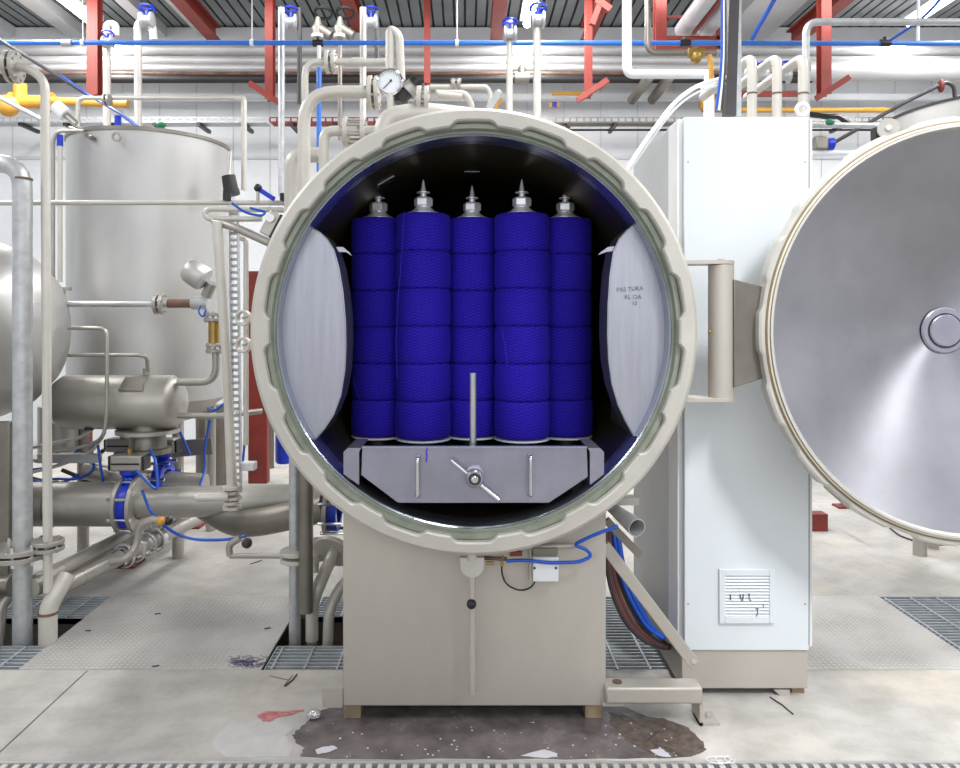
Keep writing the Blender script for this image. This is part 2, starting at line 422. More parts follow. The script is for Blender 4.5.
# cable tray
def tray(name, label, px0, px1, py, Y, m):
    a = P(px0, py, Y); b = P(px1, py, Y)
    q = MB(); q.beam(a, b, .18, .006)
    for s in (-1, 1):
        for dz in (0, .05): q.beam(a + Vector((0, s*.09, dz)), b + Vector((0, s*.09, dz)), .004, .012)
        n = int((b.x-a.x)/.08)
        for i in range(n): 
            p = a + Vector((.08*i, s*.09, 0)); q.beam(p, p + Vector((0,0,.05)), .02, .004)
    o = tag(q.build(name, m), label, 'cable tray')
    br = MB(); n = max(2, int((b.x-a.x)/.55))
    for i in range(n+1):
        p = a.lerp(b, (i+.5)/(n+1)); br.beam(p + Vector((0,-.12,-.03)), p + Vector((0,.25,-.03)), .04, .04)
    br.build('bracket', 'black', o)
tray('cable_tray', 'perforated galvanised cable tray on the far wall above the big tank', -40, 268, 124, 8.6, 'galv')
tray('cable_tray', 'red painted cable tray section behind the tall white pipe bend', 272, 400, 124, 8.6, 'red')
tray('cable_tray', 'long grey cable tray on the far wall above the dyeing vessel and cabinet', 500, 1000, 124, 8.6, 'steel_dark')
hbar('conduit', 'dark thin conduit under the cable tray right of the vessel', 'conduit', 500, 880, 130, 2, 8.7, 'black')
# yellow pipes
yl = thing('gas_pipe', 'thick yellow gas pipe with flanged valve body, upper left', 'pipe', P(0, 110, 7.6))
MB().cyl(P(-40, 102, 7.6), P(52, 102, 7.6), .065).build('thick_run', 'yellow', yl)
MB().cyl(P(50, 101, 7.6), P(128, 104, 7.6), .042).build('thin_run', 'yellow', yl)
MB().cyl(P(20, 102, 7.6), P(20, 84, 7.6), .065).build('branch', 'yellow', yl)
q = MB(); q.lathe([(.10,0),(.10,.04)], P(49, 102, 7.6), (1,0,0)); q.lathe([(.1,0),(.1,.04)], P(12, 102, 7.6), (1,0,0)); q.build('flange', 'yellow', yl)
q = MB(); q.sphere(P(8, 106, 7.5), .11); q.build('valve_body', 'yellow', yl)
hbar('gas_pipe', 'slim yellow gas pipe on the far wall behind the grey cabinet top', 'pipe', 702, 893, 110, 5, 8.5, 'yellow')
o = hbar('gas_pipe_reducer', 'short thicker yellow pipe piece left of the cabinet conduits', 'pipe', 700, 726, 104, 10, 8.4, 'yellow')
for px, nm in ((644, 'left'), (664, 'right')):
    q = MB().cyl(P(px-12, 100, 8.5), P(px+6, 76, 7.9), .055)
    o = tag(q.build('slanting_pipe', 'steel_dark'), 'grey slanting pipe with yellow band, %s of the pair above the cabinet top corner' % nm, 'pipe')
    MB().cyl(P(px-1, 87, 8.2), P(px+2, 81, 8.05), .057).build('yellow_band', 'yellow', o, label='yellow band')
hbar('yellow_beam', 'yellow bar with small blue sign above the vessel top', 'beam', 552, 586, 93.5, 3, 8.6, 'yellow', False)
q = MB(); a = P(549, 103, 8.8); q.box(a.x, a.x+.115, 8.78, 8.8, a.z-.06, a.z+.01); o = tag(q.build('wall_sign', 'yellow'), 'small yellow sign with blue square on far wall above vessel', 'sign')
q = MB(); q.box(a.x+.035, a.x+.09, 8.772, 8.78, a.z-.055, a.z+.005); q.build('blue_square', 'blue_valve', o, label='dark blue square')

# blue line
bl = tag(MB().cyl(P(-40, 42.5, 6.4), P(1000, 43.5, 6.4), .021, n=14).build('blue_air_line', 'blue'), 'long bright blue air line running across the whole hall under the roof', 'pipe')
for px in (83, 252, 457):
    q = MB().cyl(P(px, 43, 6.4), Vector((P(px, 43, 6.4).x, 6.4, 4.99)), .006, n=8)
    q.ring(P(px, 43, 6.4) - Vector((.015,0,0)), (1,0,0), .03, .018, .03, 16)
    tag(q.build('hanger_rod', 'white'), {83: 'thin white hanger rod holding the blue line above the left tank', 252: 'thin white hanger rod on the blue line, left of the red post with foot', 457: 'thin white hanger rod on the blue line above the vessel'}[px], 'hanger rod')
q = MB().cyl(P(918, 43, 6.4), Vector((P(918, 43, 6.4).x, 6.4, 4.99)), .012, n=8)
tag(q.build('hanger_rod', 'white'), 'thicker white hanger rod on the blue line at upper right', 'hanger rod')
for px in (318, 685, 885):
    q = MB().cyl(P(px-5, 43, 6.4), P(px+5, 43, 6.4), .032, n=14)
    q.cyl(P(px, 43, 6.4), P(px, 37, 6.4), .018, n=10)
    q.build('coupling', 'black', bl, label='black coupling')
q = MB().cyl(P(62, 43, 6.4), P(72, 43, 6.4), .03); q.build('coupling', 'galv', bl)

# red hanging posts
def red_post(px, w, py1, Y, foot, label, m='red'):
    a = P(px, py1, Y); ww = w*Y/F
    q = MB(); q.box(a.x-ww/2, a.x+ww/2, Y-.012, Y, a.z, 4.995); q.box(a.x-ww/2, a.x+ww/2, Y+.08, Y+.092, a.z, 4.995); q.box(a.x-.006, a.x+.006, Y, Y+.08, a.z, 4.995)
    o = tag(q.build('red_hanger_post', m), label, 'post')
    if foot:
        b = MB(); b.beam(a + Vector((-.16*foot, -.1, .12)), a + Vector((.12*foot, -.06, -.06)), .05, .05); b.build('foot_bracket', m, o)
    return o
red_post(92.5, 11, 95, 7.0, 0, 'red steel hanger post above the left tank')
red_post(269, 8, 99, 7.0, 1, 'red steel hanger post with slanted foot, left of the tall white pipe bend')
red_post(427, 6, 83, 7.4, 0, 'slim red hanger post directly right of the pressure gauge')
red_post(589, 6.5, 96, 7.0, -1, 'red steel hanger post with slanted foot, right of the two valve pipes')
red_post(826, 10, 94, 6.8, -1, 'red steel hanger post right of the cabinet top')
red_post(661, 11, 48, 6.6, 0, 'wide red post at left side of the red pipe frame')
q = MB().beam(P(596, 0, 6.8), P(610, 10, 6.8), .06, .06); q.beam(P(600, 3, 6.8), P(592, 25, 6.8), .05, .05)
tag(q.build('red_brace', 'red'), 'short red brace angled off the hanger post at top centre right', 'brace')
fr = thing('red_pipe_frame', 'red steel frame carrying two big pipes above the cabinet', 'frame', P(690, 48, 6.6))
MB().beam(P(655, 47.5, 6.6), P(721, 47.5, 6.6), .03, .03).build('bottom_bar', 'red', fr)
MB().beam(P(666, 38, 6.6), P(719, 38, 6.6), .03, .03).build('middle_bar', 'red', fr)
MB().beam(P(718, 48, 6.6), P(718, -12, 6.6), .03, .03).build('side_bar', 'red', fr)
MB().beam(P(667, 17, 6.6), P(719, 17, 6.6), .02, .02).build('top_bar', 'red_dark', fr)
for px, nm in ((683, 'left'), (706, 'right')):
    a = P(px, 30, 6.7); tag(MB().cyl((a.x, a.y, a.z), (a.x, 3.5, a.z), .075, n=20).build('roof_pipe', 'insul'), 'big grey pipe coming forward over the red frame, %s one' % nm, 'pipe')
tag(MB().cyl((P(694,33,6.7).x, 6.7, P(694,33,6.7).z), (P(694,33,6.7).x, 3.5, P(694,33,6.7).z), .02, n=12).build('roof_pipe', 'red'), 'thin red pipe between the two big pipes on the red frame', 'pipe')

# vertical pipes with valves
def vpipe(px, py0, py1, w, Y, m, label, name='riser_pipe', top=None):
    a, b = P(px, py0, Y), P(px, py1, Y)
    o = tag(MB().cyl(a, b, w*Y/F/2, n=16).build(name, m), label, 'pipe')
    return o
def hand_valve(c, label, r=.07, m='blue_valve', axis=(0,-1,0), parent=None):
    o = parent or thing('valve', label, 'valve', c)
    q = MB().lathe([(r*.5,-r*.8),(r*.9,-r*.7),(r*.9,-r*.5),(r*.55,-r*.3),(r*.55,r*.3),(r*.9,r*.5),(r*.9,r*.7),(r*.5,r*.8)], c, (1,0,0), 16); q.build('valve_body', 'galv', o)
    q = MB().cyl(Vector(c), Vector(c)+Vector((0,0,r*1.3)), r*.18); q.ring(Vector(c)+Vector((0,0,r*1.2)), (0,.25,1), r*.95, r*.72, r*.18, 20)
    q.beam(Vector(c)+Vector((-r*.8,0,r*1.28)), Vector(c)+Vector((r*.8,0,r*1.28)), r*.15, r*.12); q.build('hand_wheel', m, o)
    return o
Y = 6.9
o = pipe('riser_pipe', 'pale riser with bent top and blue wheel, first behind left tank', 'pipe', [(107,128,Y),(107,24,Y),(116,24,Y),(116,36,Y)], .035, 'white_pipe', .05)
o = pipe('riser_pipe', 'pale riser with bent top, second behind left tank, taller one', 'pipe', [(138,128,Y),(138,22,Y),(152,22,Y),(154,40,Y)], .035, 'white_pipe', .05)
hand_valve(P(108,42,Y-.08), 'blue hand valve on the shorter riser behind the left tank', .06)
hand_valve(P(147,20,Y-.05), 'blue wheel valve atop the taller riser behind the left tank', .08)
vpipe(281.5, 8, 196, 6.5, 6.6, 'galv', 'slim galvanised riser between red post and tall white bend')
vpipe(299.5, 8, 104, 5, 6.9, 'cable', 'dark slim riser left of the tall white pipe bend')
vpipe(363, 8, 135, 6.5, 6.6, 'white_pipe', 'pale riser passing behind the horizontal gauge pipe')
vpipe(340, 38, 140, 4.5, 6.9, 'steel_dark', 'thin dull riser behind the wide elbow pipe')
vpipe(377, 10, 60, 4.5, 6.9, 'cable', 'dark short riser close to the pale riser by the gauge')
vpipe(319, 68, 178, 5, 6.2, 'blue', 'bright blue vertical pipe behind the tall white bend', 'blue_pipe')
vpipe(319, 46, 66, 4, 6.25, 'white', 'white short pipe with yellow collar above the blue vertical pipe')
vpipe(509.5, 20, 113, 6.5, 6.0, 'white_pipe', 'left of the two pale risers with blue wheel above the vessel')
vpipe(537, 18, 118, 8, 6.0, 'white_pipe', 'right of the two pale risers with blue wheel above the vessel')
hand_valve(P(510,34,5.95), 'blue valve on the left riser above the vessel', .07)
hand_valve(P(538,20,5.95), 'blue wheel valve on the right riser beside the ceiling tube', .075)
for px, lb in ((291, 'blue topped valve beside the galvanised riser near the roof'), (371, 'blue topped valve beside the pale riser near the roof')):
    hand_valve(P(px, 22, 6.9), lb, .08)
for px, lb in ((318, 'black wheel valve on steel bonnet, left one under the roof'), (340, 'black wheel valve on steel bonnet, right one under the roof')):
    c = P(px, 28, 6.9); o = thing('globe_valve', lb, 'valve', c)
    MB().lathe([(.03,-.12),(.07,-.1),(.07,-.07),(.045,-.06),(.06,0),(.035,.04),(.02,.1)], c, (0,0,1), 18).build('valve_body', 'steel', o)
    MB().ring(c+Vector((.05,0,.13)), (0,.3,1), .09, .07, .02, 24).build('hand_wheel', 'black', o)
    MB().cyl(c, c+Vector((.12,0,-.08)), .05).build('outlet', 'steel_dark', o)
# thin steel frame line from tank to right
pipe('thin_pipe', 'thin pale pipe bending from the tank lid and running right above the tank', 'pipe', [(78,127,5.6),(78,98,5.6),(245,98,5.6)], .016, 'white_pipe', .06, flanges=[((107,100,5.55),(1,0,0),.045,'steel')])
pipe('thin_pipe', 'thin pale post standing right of the tank with bent top', 'pipe', [(236,99,5.3),(244,99,5.3),(244,190,5.3)], .02, 'white_pipe', .04)
# diagonal conduits
pipe('conduit', 'slanted blue and grey conduit coming down from the upper left corner', 'conduit', [(-10,34,6.0),(88,95,6.0),(100,101,6.0)], .014, 'cable', .02)
pipe('blue_conduit', 'blue hose running beside the slanted conduit to the tank lid', 'hose', [(60,75,6.0),(90,96,6.0),(118,112,5.6),(138,127,5.4)], .012, 'blue_hose', .1)
pipe('handrail', 'slanted grey handrail ending behind the tall thin pipe, upper left', 'rail', [(-20,88,6),(0,98,6),(42,120,6)], .018, 'galv', .02)
pipe('conduit', 'grey and blue conduit slanting up to the right behind the cabinet', 'conduit', [(828,146,6.6),(900,105,6.6),(946,82,6.6),(954,86,6.6),(955,100,6.6)], .017, 'cable', .04)
q = MB().sphere(P(941,86,6.6), .05, sc=(.6,.6,1.2)); tag(q.build('pipe_clip', 'red_dark'), 'dark red bracket at the top end of the slanting conduit', 'bracket')
pipe('blue_conduit', 'thin blue conduit rising diagonally to the roof right of the cabinet', 'conduit', [(886,43,6.4),(918,22,6.2),(935,6,6.0),(950,-14,5.8)], .012, 'blue_hose', .1)
tag(MB().cyl(P(752,39,6.9), P(752,39,6.9)+Vector((0,-3,.9)), .02).build('blue_conduit', 'blue_hose'), 'blue conduit running forward along the pale roof beam', 'conduit')
# right risers
Y = 5.0
pipe('drop_pipe', 'thick white pipe dropping from the roof and turning right toward the cabinet', 'pipe', [(627,-30,Y),(627,74,Y),(709,74,Y),(709,126,4.4)], .032, 'white', .05, flanges=[((709,90,4.9),(0,0,1),.055,'white')])
pipe('drop_pipe', 'dull steel pipe dropping and turning right under the red frame', 'pipe', [(648,-20,5.9),(648,53,5.9),(716,53,5.9)], .026, 'steel_dark', .08)
o = thing('ball_valve', 'brass ball valve hanging on the pipe below the red frame', 'valve', P(696,56,5.8))
MB().sphere(P(696,55,5.8), .05, sc=(1,.8,1.4)).build('valve_body', 'brass', o); MB().cyl(P(688,53,5.8), P(704,53,5.8), .04, n=8).build('union_nut', 'brass', o)
for i, (px, py) in enumerate(((752, 57), (777, 57), (803, 57))):
    Yc = 3.6 if i < 2 else 3.66
    a = P(px, 125, 3.55); b = P(px, py, 3.55)
    pts = [a, b, b + Vector((-.06, .55, -.03))]
    o = tag(MB().sweep(pts, .023, 14, .05).build('bent_pipe', 'white_pipe'), 'pale bent pipe rising from behind the cabinet, %s of three' % ('leftmost', 'middle', 'rightmost')[i], 'pipe')
    MB().cyl(P(px, 93, 3.55), P(px, 94.5, 3.55), .025).build('joint_ring', 'rust', o)
pipe('overhead_pipe', 'grey pipe rising beside the cabinet and running off to the upper right', 'pipe', [(806,118,3.9),(806,22,3.9),(1010,22,3.9)], .019, 'galv', .07)
hbar('red_rail', 'horizontal red channel behind the three bent pipes', 'beam', 706, 806, 94, 5, 5.6, 'red', False)
for px, lb in ((740, 'left'), (762, 'middle'), (784, 'right')):
    hand_valve(P(px, 76, 5.0), 'small blue valve between the bent pipes, %s one' % lb, .055)
# trunking
o = thing('cable_riser', 'grey cable trunk standing on top of the white cabinet', 'trunking', P(731,116,3.3))
MB().beam(P(729,117,3.3), P(733,-20,3.3), .045, .05).build('duct', 'cable', o); 
q = MB(); q.beam(P(738,117,3.36), P(738,-20,3.36), .02, .03); q.build('strut_channel', 'galv', o)
for i in range(3):
    pts = [P(722+i*1.6, -20, 3.25), P(722+i*1.6, 55, 3.25), P(720+i*2, 82, 3.25), P(716+i*3,110,3.25)]
    tag(MB().sweep(pts, .006, 8, .2).build('cable', ('blue_hose','white','cable')[i]), ('thin blue hose running down beside the grey trunk', 'thin white cable running down beside the grey trunk', 'thin dark cable running down beside the grey trunk')[i], 'cable')
for i, dy in enumerate((0, 6)):
    pts = [P(728, 77+dy, 3.3), P(700, 84+dy, 3.2), P(676, 100+dy, 3.05), P(655, 128+dy, 2.95), P(634, 158+dy, 2.85), P(622,180,2.8)]
    tag(MB().sweep(pts, (.0095,.005)[i], 8, .15).build('white_hose', 'white'), ('upper white hose sweeping from the trunk down behind the vessel ring', 'lower white hose sweeping from the trunk down behind the vessel ring')[i], 'hose')
q = MB().ring(P(803,109,3.2), (0,1,0), .032, .019, .012, 24); tag(q.build('lifting_eye', 'white'), 'white lifting eye ring on the cabinet top right corner', 'ring')
tag(MB().sweep([P(711,82,3.5), P(711,62,3.5), P(709,55,3.5)], .012, 10, .03).build('valve_lever', 'yellow'), 'small yellow lever beside the trunk', 'lever')
# small instruments behind the cabinet right edge
o = thing('wall_instrument', 'small grey instrument with blue tubing right of the cabinet', 'instrument', P(820,145,6))
MB().box(P(814,0,6).x, P(826,0,6).x, 5.95, 6.05, P(0,150,6).z, P(0,137,6).z).build('housing', 'steel_dark', o, bevel=.01)
MB().cyl(P(826,144,6), P(833,144,6), .05).build('motor', 'blue_valve', o)
MB().sphere(P(830,122,6), .03, sc=(1.3,.7,.9)).build('connector_head', 'green', o)
tag(MB().sweep([P(812,153,6), P(870,153,6)], .02, 8).build('wall_conduit', 'white'), 'short white conduit right of cabinet behind the open door', 'conduit')
tag(MB().sweep([P(812,125,6.4), P(884,126,6.4)], .025, 8).build('wall_conduit', 'galv'), 'grey conduit level with the cabinet top behind the open door', 'conduit')
tag(MB().sweep([P(800,113,8),P(830,117,7.8),P(838,116,7.8),P(850,124,7.8)], .03, 8, .2).build('black_hose', 'black'), 'short black hose in front of the slim yellow pipe', 'hose')
# strip lights
for X, lb in ((-4.07, 'leftmost glowing strip light under the roof'), (.67, 'middle glowing strip light above the vessel'), (4.86, 'rightmost glowing strip light under the roof')):
    o = thing('strip_light', lb, 'strip light', (X, 7.2, 4.7))
    MB().cyl((X, 6.4, 4.72), (X, 8.1, 4.72), .045, n=16).build('tube', 'tube', o)
    q = MB(); q.box(X-.08, X+.08, 6.35, 8.15, 4.77, 4.83); q.cyl((X, 6.9, 4.83), (X, 6.9, 4.99), .01, n=8); q.cyl((X, 7.8, 4.83), (X, 7.8, 4.99), .01, n=8); q.build('housing', 'white', o)

# ------------------------------------------------------------------ big tank on the left
c = Vector((-2.10, 4.93, 0)); R = .5
tk = thing('storage_tank', 'large upright stainless steel tank with rolled rim on the left', 'tank', (c.x, c.y, 0))
MB().lathe([(R,.98),(R,2.63),(R-.006,2.63),(R-.006,2.4),(0,2.45)], c, (0,0,1), 96).build('shell', 'tank', tk)
MB().lathe([(R+.008,2.63),(R+.008,2.652),(R-.012,2.652),(R-.012,2.63)], c, (0,0,1), 96, close=True).build('rim', 'steel_dark', tk)
MB().lathe([(R,.98),(R*.55,.83),(.06,.78),(0,.78)], c, (0,0,1), 64).build('cone_bottom', 'steel', tk)
for a in (45, 135, 225, 315):
    p = c + Vector((math.cos(math.radians(a)), math.sin(math.radians(a)), 0))*(R-.08)
    MB().cyl((p.x,p.y,0), (p.x,p.y,.92), .035).build('leg', 'steel', tk)
q = MB(); p = P(116,137,4.37); q.ring(p, (0,1,.15), .028, .018, .012, 20); q.build('lifting_lug', 'steel', tk)
p = P(116,134,4.40)
MB().sweep([P(70,128,4.75), P(78,131,4.6), P(92,138,4.42)], .014, 10).build('clamp_bar', 'steel_dark', tk)
# device on rim right (black)
o = thing('level_sensor', 'black capped sensor hanging by the right rim of the big tank', 'sensor', P(230,196,4.6))
MB().cyl(P(228.5,176,4.6), P(231,190,4.6), .042, .046, n=20).build('cap', 'black', o); MB().cyl(P(231,190,4.6), P(232,195,4.6), .05, n=20).build('collar', 'black', o)
MB().cyl(P(230.5,152,4.65), P(229,177,4.6), .012).build('stem', 'steel', o)
# pipes left of tank
pipe('thin_pipe', 'thin bent steel pipe hugging the left edge of the big tank', 'pipe', [(84,131,4.45),(58,131,4.45),(53,140,4.45),(53,282,4.45)], .012, 'steel', .06)
pipe('thin_pipe', 'slim white pipe with blue cap close to the left edge of the big tank', 'pipe', [(60,142,4.4),(60,282,4.4)], .014, 'white_pipe', .06)
tag(MB().cyl(P(60,135,4.4), P(60,146,4.4), .018).build('blue_tap', 'blue_valve'), 'blue tap on top of the slim white pipe left of the tank', 'tap')
q = MB().beam(P(56,289,4.35), P(71,289,4.35), .02, .02); q.beam(P(64,289,4.35), P(64,296,4.35), .012, .012); tag(q.build('pipe_bracket', 'steel'), 'small steel bracket holding the thin pipes left of the tank', 'bracket')
# actuator near tank top left
o = thing('actuator_valve', 'small white slanted actuator valve above the left tank rim', 'valve', P(70,120,5.3))
MB().cyl(P(56,106,5.3), P(66,115,5.3), .05).build('actuator', 'white', o, label='white cylinder'); MB().cyl(P(66,115,5.3), P(76,124,5.3), .025).build('body', 'steel', o)
# control head behind tank top
tag(MB().sphere(P(161,125,6.6), .035, sc=(1.3,1,.8)).build('green_fitting', 'green'), 'small green and red fitting peeking above the tank rim', 'fitting')
tag(MB().cyl(P(118,127,5.6), P(118,116,5.6), .025).build('blue_tap', 'blue_valve'), 'blue tap peeking above the tank rim', 'tap')

# left dished vessel
v = thing('dished_vessel', 'horizontal stainless vessel with domed end at the far left edge', 'vessel', P(0,330,3.9) - Vector((0,0,1.2)))
cc = P(-39, 330, 3.75); RR = 93*3.75/F
MB().lathe([(RR,-1.2),(RR,.0),(RR*.97,.12),(RR*.86,.24),(RR*.66,.34),(RR*.36,.40),(0,.42)], cc + Vector((.0,.1,0)), (1,0,0), 64).build('shell', 'tank', v)
MB().lathe([(RR+.004,-.01),(RR+.004,.01),(RR-.004,.01),(RR-.004,-.01)], cc + Vector((0,.1,0)), (1,0,0), 64, close=True).build('weld_seam', 'steel', v)
for x in (-.35, -.9):
    MB().box(cc.x+x-.05, cc.x+x+.05, cc.y-.25, cc.y+.45, 0, cc.z-RR*.7).build('leg', 'steel_dark', v)
# neck below it seen at 45-60
MB().lathe([(.09,0),(.09,.22),(.13,.24),(.13,.26),(.17,.28),(.17,.3)], P(50,472,4.4), (0,0,1), 24)
q = MB().lathe([(.11,0),(.11,.3)], P(58,455,4.5), (0,0,1), 28); q.lathe([(.15,-.02),(.15,.0)], P(58,455,4.5), (0,0,1), 28)
tag(q.build('pipe_stub', 'steel'), 'short vertical stainless stub with flange under the domed vessel', 'pipe')
o = tag(MB().box(P(-60,0,3.7).x, P(9,0,3.7).x, 3.7, 3.74, .12, P(0,422,3.7).z).build('steel_cover', 'steel_dark', bevel=.005), 'grey steel cover panel at the far left edge', 'panel')

# horizontal receiver drum
Yd = 4.15; a = P(66,402,Yd); b = P(172,402,Yd); rd = 27*Yd/F
dr_ = thing('receiver_drum', 'small horizontal stainless drum in front of the big tank', 'drum', P(115,428,Yd))
MB().lathe([(0,-.075),(rd*.5,-.065),(rd*.85,-.035),(rd,0),(rd,(b-a).length),(rd*.85,(b-a).length+.035),(rd*.5,(b-a).length+.065),(0,(b-a).length+.075)], a, (1,0,0), 40).build('shell', 'steel', dr_)
MB().lathe([(.1,-.16),(.125,-.155),(.125,-.13),(.1,-.125),(.09,0),(.05,.05)], P(148,425,Yd), (0,0,1), 32).build('lower_neck', 'steel_dark', dr_)
q = MB(); 
bx = P(135,381,Yd-.08); q.prism([bx+Vector((-.07,-.06,-.05)), bx+Vector((.07,-.06,-.05)), bx+Vector((.05,-.03,.03)), bx+Vector((-.04,-.03,.03))], (0,.12,0)); q.build('saddle_plate', 'steel_dark', dr_, bevel=.004)
MB().ring(P(148,429,Yd)-Vector((0,0,.02)), (0,0,1), .17, .09, .02, 32).build('neck_flange', 'steel', dr_)
pipe('outlet_pipe', 'short horizontal pipe from the lower right of the small drum', 'pipe', [(178,415.5,4.1),(220,416,4.1),(262,411,4.2)], .016, 'steel', .05)
pipe('bent_pipe', 'steel pipe rising from the small drum in a smooth bend beside the tank', 'pipe', [(178,382,4.1),(216,382,4.1),(216,350,4.1)], .021, 'steel', .15, flanges=[((215,348,4.1),(0,0,1),.05,'steel'),((213,317,4.1),(0,0,1),.05,'steel')])
tag(MB().cyl(P(214,343,4.1), P(214,320,4.1), .03).build('ball_valve', 'brass'), 'brass bodied valve between two flanges right of the tank', 'valve')
pipe('thin_pipe', 'thin bent steel pipe in front of the tank dropping past the small drum', 'pipe', [(68,328,3.95),(107,328,3.95),(107,410,3.95),(104,436,3.95),(94,444,4.0),(56,452,4.0)], .0105, 'steel', .05)
pipe('thin_pipe', 'thin bent steel pipe ending on top of the small drum', 'pipe', [(68,355,4.0),(147,355,4.0),(148,372,4.1)], .011, 'steel', .05)
tag(MB().cyl(P(147,374,4.1), P(147,368,4.1), .022, n=6).build('pipe_fitting', 'steel'), 'small hex fitting on top of the small drum', 'fitting')
# horizontal pipe at 303 with actuator
pipe('cross_pipe', 'horizontal steel pipe with flange crossing in front of the big tank', 'pipe', [(64,304,4.1),(206,304,4.1)], .017, 'galv', .05, flanges=[((160,304,4.1),(1,0,0),.058,'steel')])
o = thing('angle_valve', 'steel angle valve with round slanted actuator in front of the tank', 'valve', P(200,303,4.05))
MB().cyl(P(168,303.5,4.1), P(193,303.5,4.1), .024).build('inlet', 'rust', o); MB().cyl(P(192,303,4.08), P(208,303,4.08), .036).build('body', 'galv', o)
MB().cyl(P(206,296,4.05), P(212,283,4.03), .03).build('neck', 'steel', o)
MB().lathe([(0,-.005),(.062,0),(.07,.012),(.07,.09),(.056,.115),(0,.12)], P(205,280,3.98), P(190,270,3.98)-P(206,281,3.98), 32).build('actuator', 'tank', o)
MB().sweep([P(206,310,4.0), P(203,318,3.98), P(198,312,3.98), P(201,306,4.0)], .005, 8, .03).build('hose_loop', 'blue_hose', o, label='blue hose loop')

# horizontal railing pipe at y=203
pipe('rail_pipe', 'long thin horizontal pipe at eye height from the left edge to the ring', 'pipe', [(-20,203,3.6),(200,202.5,3.6),(286,203,3.6)], .0125, 'white_pipe', .0)
pipe('manifold_pipe', 'looped pale manifold pipe just below the long thin rail', 'pipe', [(284,210,3.55),(208,209,3.55),(204,214,3.55),(208,219,3.55),(262,219,3.55)], .013, 'white_pipe', .04)
pipe('diagonal_pipe', 'short steel pipe slanting down toward the ring below the manifold', 'pipe', [(214,222,3.55),(232,226,3.5),(270,243,3.45)], .02, 'steel', .05)
for px, lb in ((230,'black knob on the thin rail right of the tank'),(287,'black knob on the thin rail beside the ring')):
    tag(MB().cyl(P(px-3,196,3.58)+Vector((0,0,-.02)), P(px-3,196,3.58)+Vector((0,0,.012)), .02).build('knob', 'black'), lb, 'knob')
o = thing('hand_lever_valve', 'black round knob with blue lever above the thin rail', 'valve', P(258,192,3.55))
MB().sphere(P(258,188,3.55), .02).build('knob', 'black', o); MB().beam(P(260,190,3.55), P(274,199,3.5), .012, .02).build('lever', 'blue_valve', o)
MB().cyl(P(258,190,3.55), P(258,203,3.55), .008).build('stem', 'steel', o)
pipe('blue_hose', 'blue hose coiled between the manifold pipes left of the ring', 'hose', [(232,203,3.45),(245,213,3.45),(262,216,3.45),(266,212,3.45),(250,208,3.45)], .006, 'blue_hose', .04)
o = thing('pressure_switch', 'small tilted grey control box with round dial left of the ring', 'control box', P(271,224,3.2))
d = (P(279,213,3.2)-P(267,236,3.2)); q = MB().beam(P(267,236,3.2), P(279,213,3.2), .065, .05, (0,1,0)); q.build('housing', 'steel', o, bevel=.006)
q = MB().beam(P(272,239,3.19), P(284,216,3.19), .02, .05, (0,1,0)); q.build('side_plate', 'black', o)
MB().lathe([(.018,0),(.018,.01)], P(270.5,218,3.17), (0,-1,0), 20).build('dial', 'face', o)
# slanted pipe, strut, thin pipe, glass rings
sp_ = thing('slanted_pipe', 'pale slightly slanted standpipe left of the ring', 'pipe', P(232,500,3.5))
MB().sweep([P(217,222,3.5), P(218.5,245,3.5), P(227,370,3.5), P(232,488,3.5)], [.024,.024,.02,.025], 16).build('tube', 'white_pipe', sp_)
q = MB()
for i in range(5):
    z = P(0,486+i*5,3.5).z; x = P(232-(i%2)*0.6,0,3.5).x; q.cyl((x,3.5,z), (x,3.5,z-.014), .045 if i%2==0 else .036, n=8)
q.build('ribbed_foot', 'white_pipe', sp_)
q = MB().cyl(P(198,497.5,3.42), P(228,497,3.45), .02); q.sphere(P(198,497.5,3.42), .02); tag(q.build('side_spigot', 'white_pipe'), 'short pale spigot lying on the fat pipe beside the ribbed foot', 'pipe')
st = MB(); a = P(234,206,3.6); b = P(237,492,3.6)
for s in (-1,1): st.beam(a+Vector((s*.019,0,0)), b+Vector((s*.019,0,0)), .006, .03, (0,1,0))
n = 44
for i in range(n):
    p = a.lerp(b, i/n); p2 = a.lerp(b, (i+.45)/n); st.beam(p, p2, .034, .004, (0,1,0))
tag(st.build('strut_channel', 'galv'), 'tall slotted galvanised strut channel behind the slanted standpipe', 'strut')
pipe('thin_pipe', 'thin pale pipe standing between strut and ring', 'pipe', [(240,238,3.55),(246,240,3.55),(246,445,3.55)], .012, 'white_pipe', .05)
tag(MB().box(P(248,0,6.7).x, P(267,0,6.7).x, 6.7, 6.8, 0, P(0,271,6.7).z).build('red_column', 'red_dark', bevel=.004), 'dark red steel column standing behind the strut left of the ring', 'column')
for py, lb in ((318,'upper'),(345,'lower')):
    o = thing('sight_glass', 'white round sight glass ring, %s of the two left of the big ring' % lb, 'sight glass', P(242,py,3.3))
    MB().ring(P(242,py,3.3), (.15,1,0), .036, .024, .03, 28).build('ring', 'white_pipe', o, bevel=.003)
    MB().cyl(P(242,py,3.3), P(248,py-2,3.3), .006).build('pointer', 'steel', o); MB().box(P(248,0,3.31).x, P(258,0,3.31).x, 3.3, 3.33, P(0,py+4,3.3).z, P(0,py-4,3.3).z).build('mount', 'white_pipe', o)
tag(MB().box(P(240,0,3.6).x, P(254,0,3.6).x, 3.6, 3.66, P(0,471,3.6).z, P(0,463,3.6).z).build('small_box', 'white', bevel=.004), 'tiny pale box by the foot of the slotted strut', 'box')
pipe('blue_hose', 'blue hose hanging between the strut and the red column', 'hose', [(247,330,3.7),(244,400,3.7),(246,430,3.7),(242,470,3.7)], .006, 'blue_hose', .1)
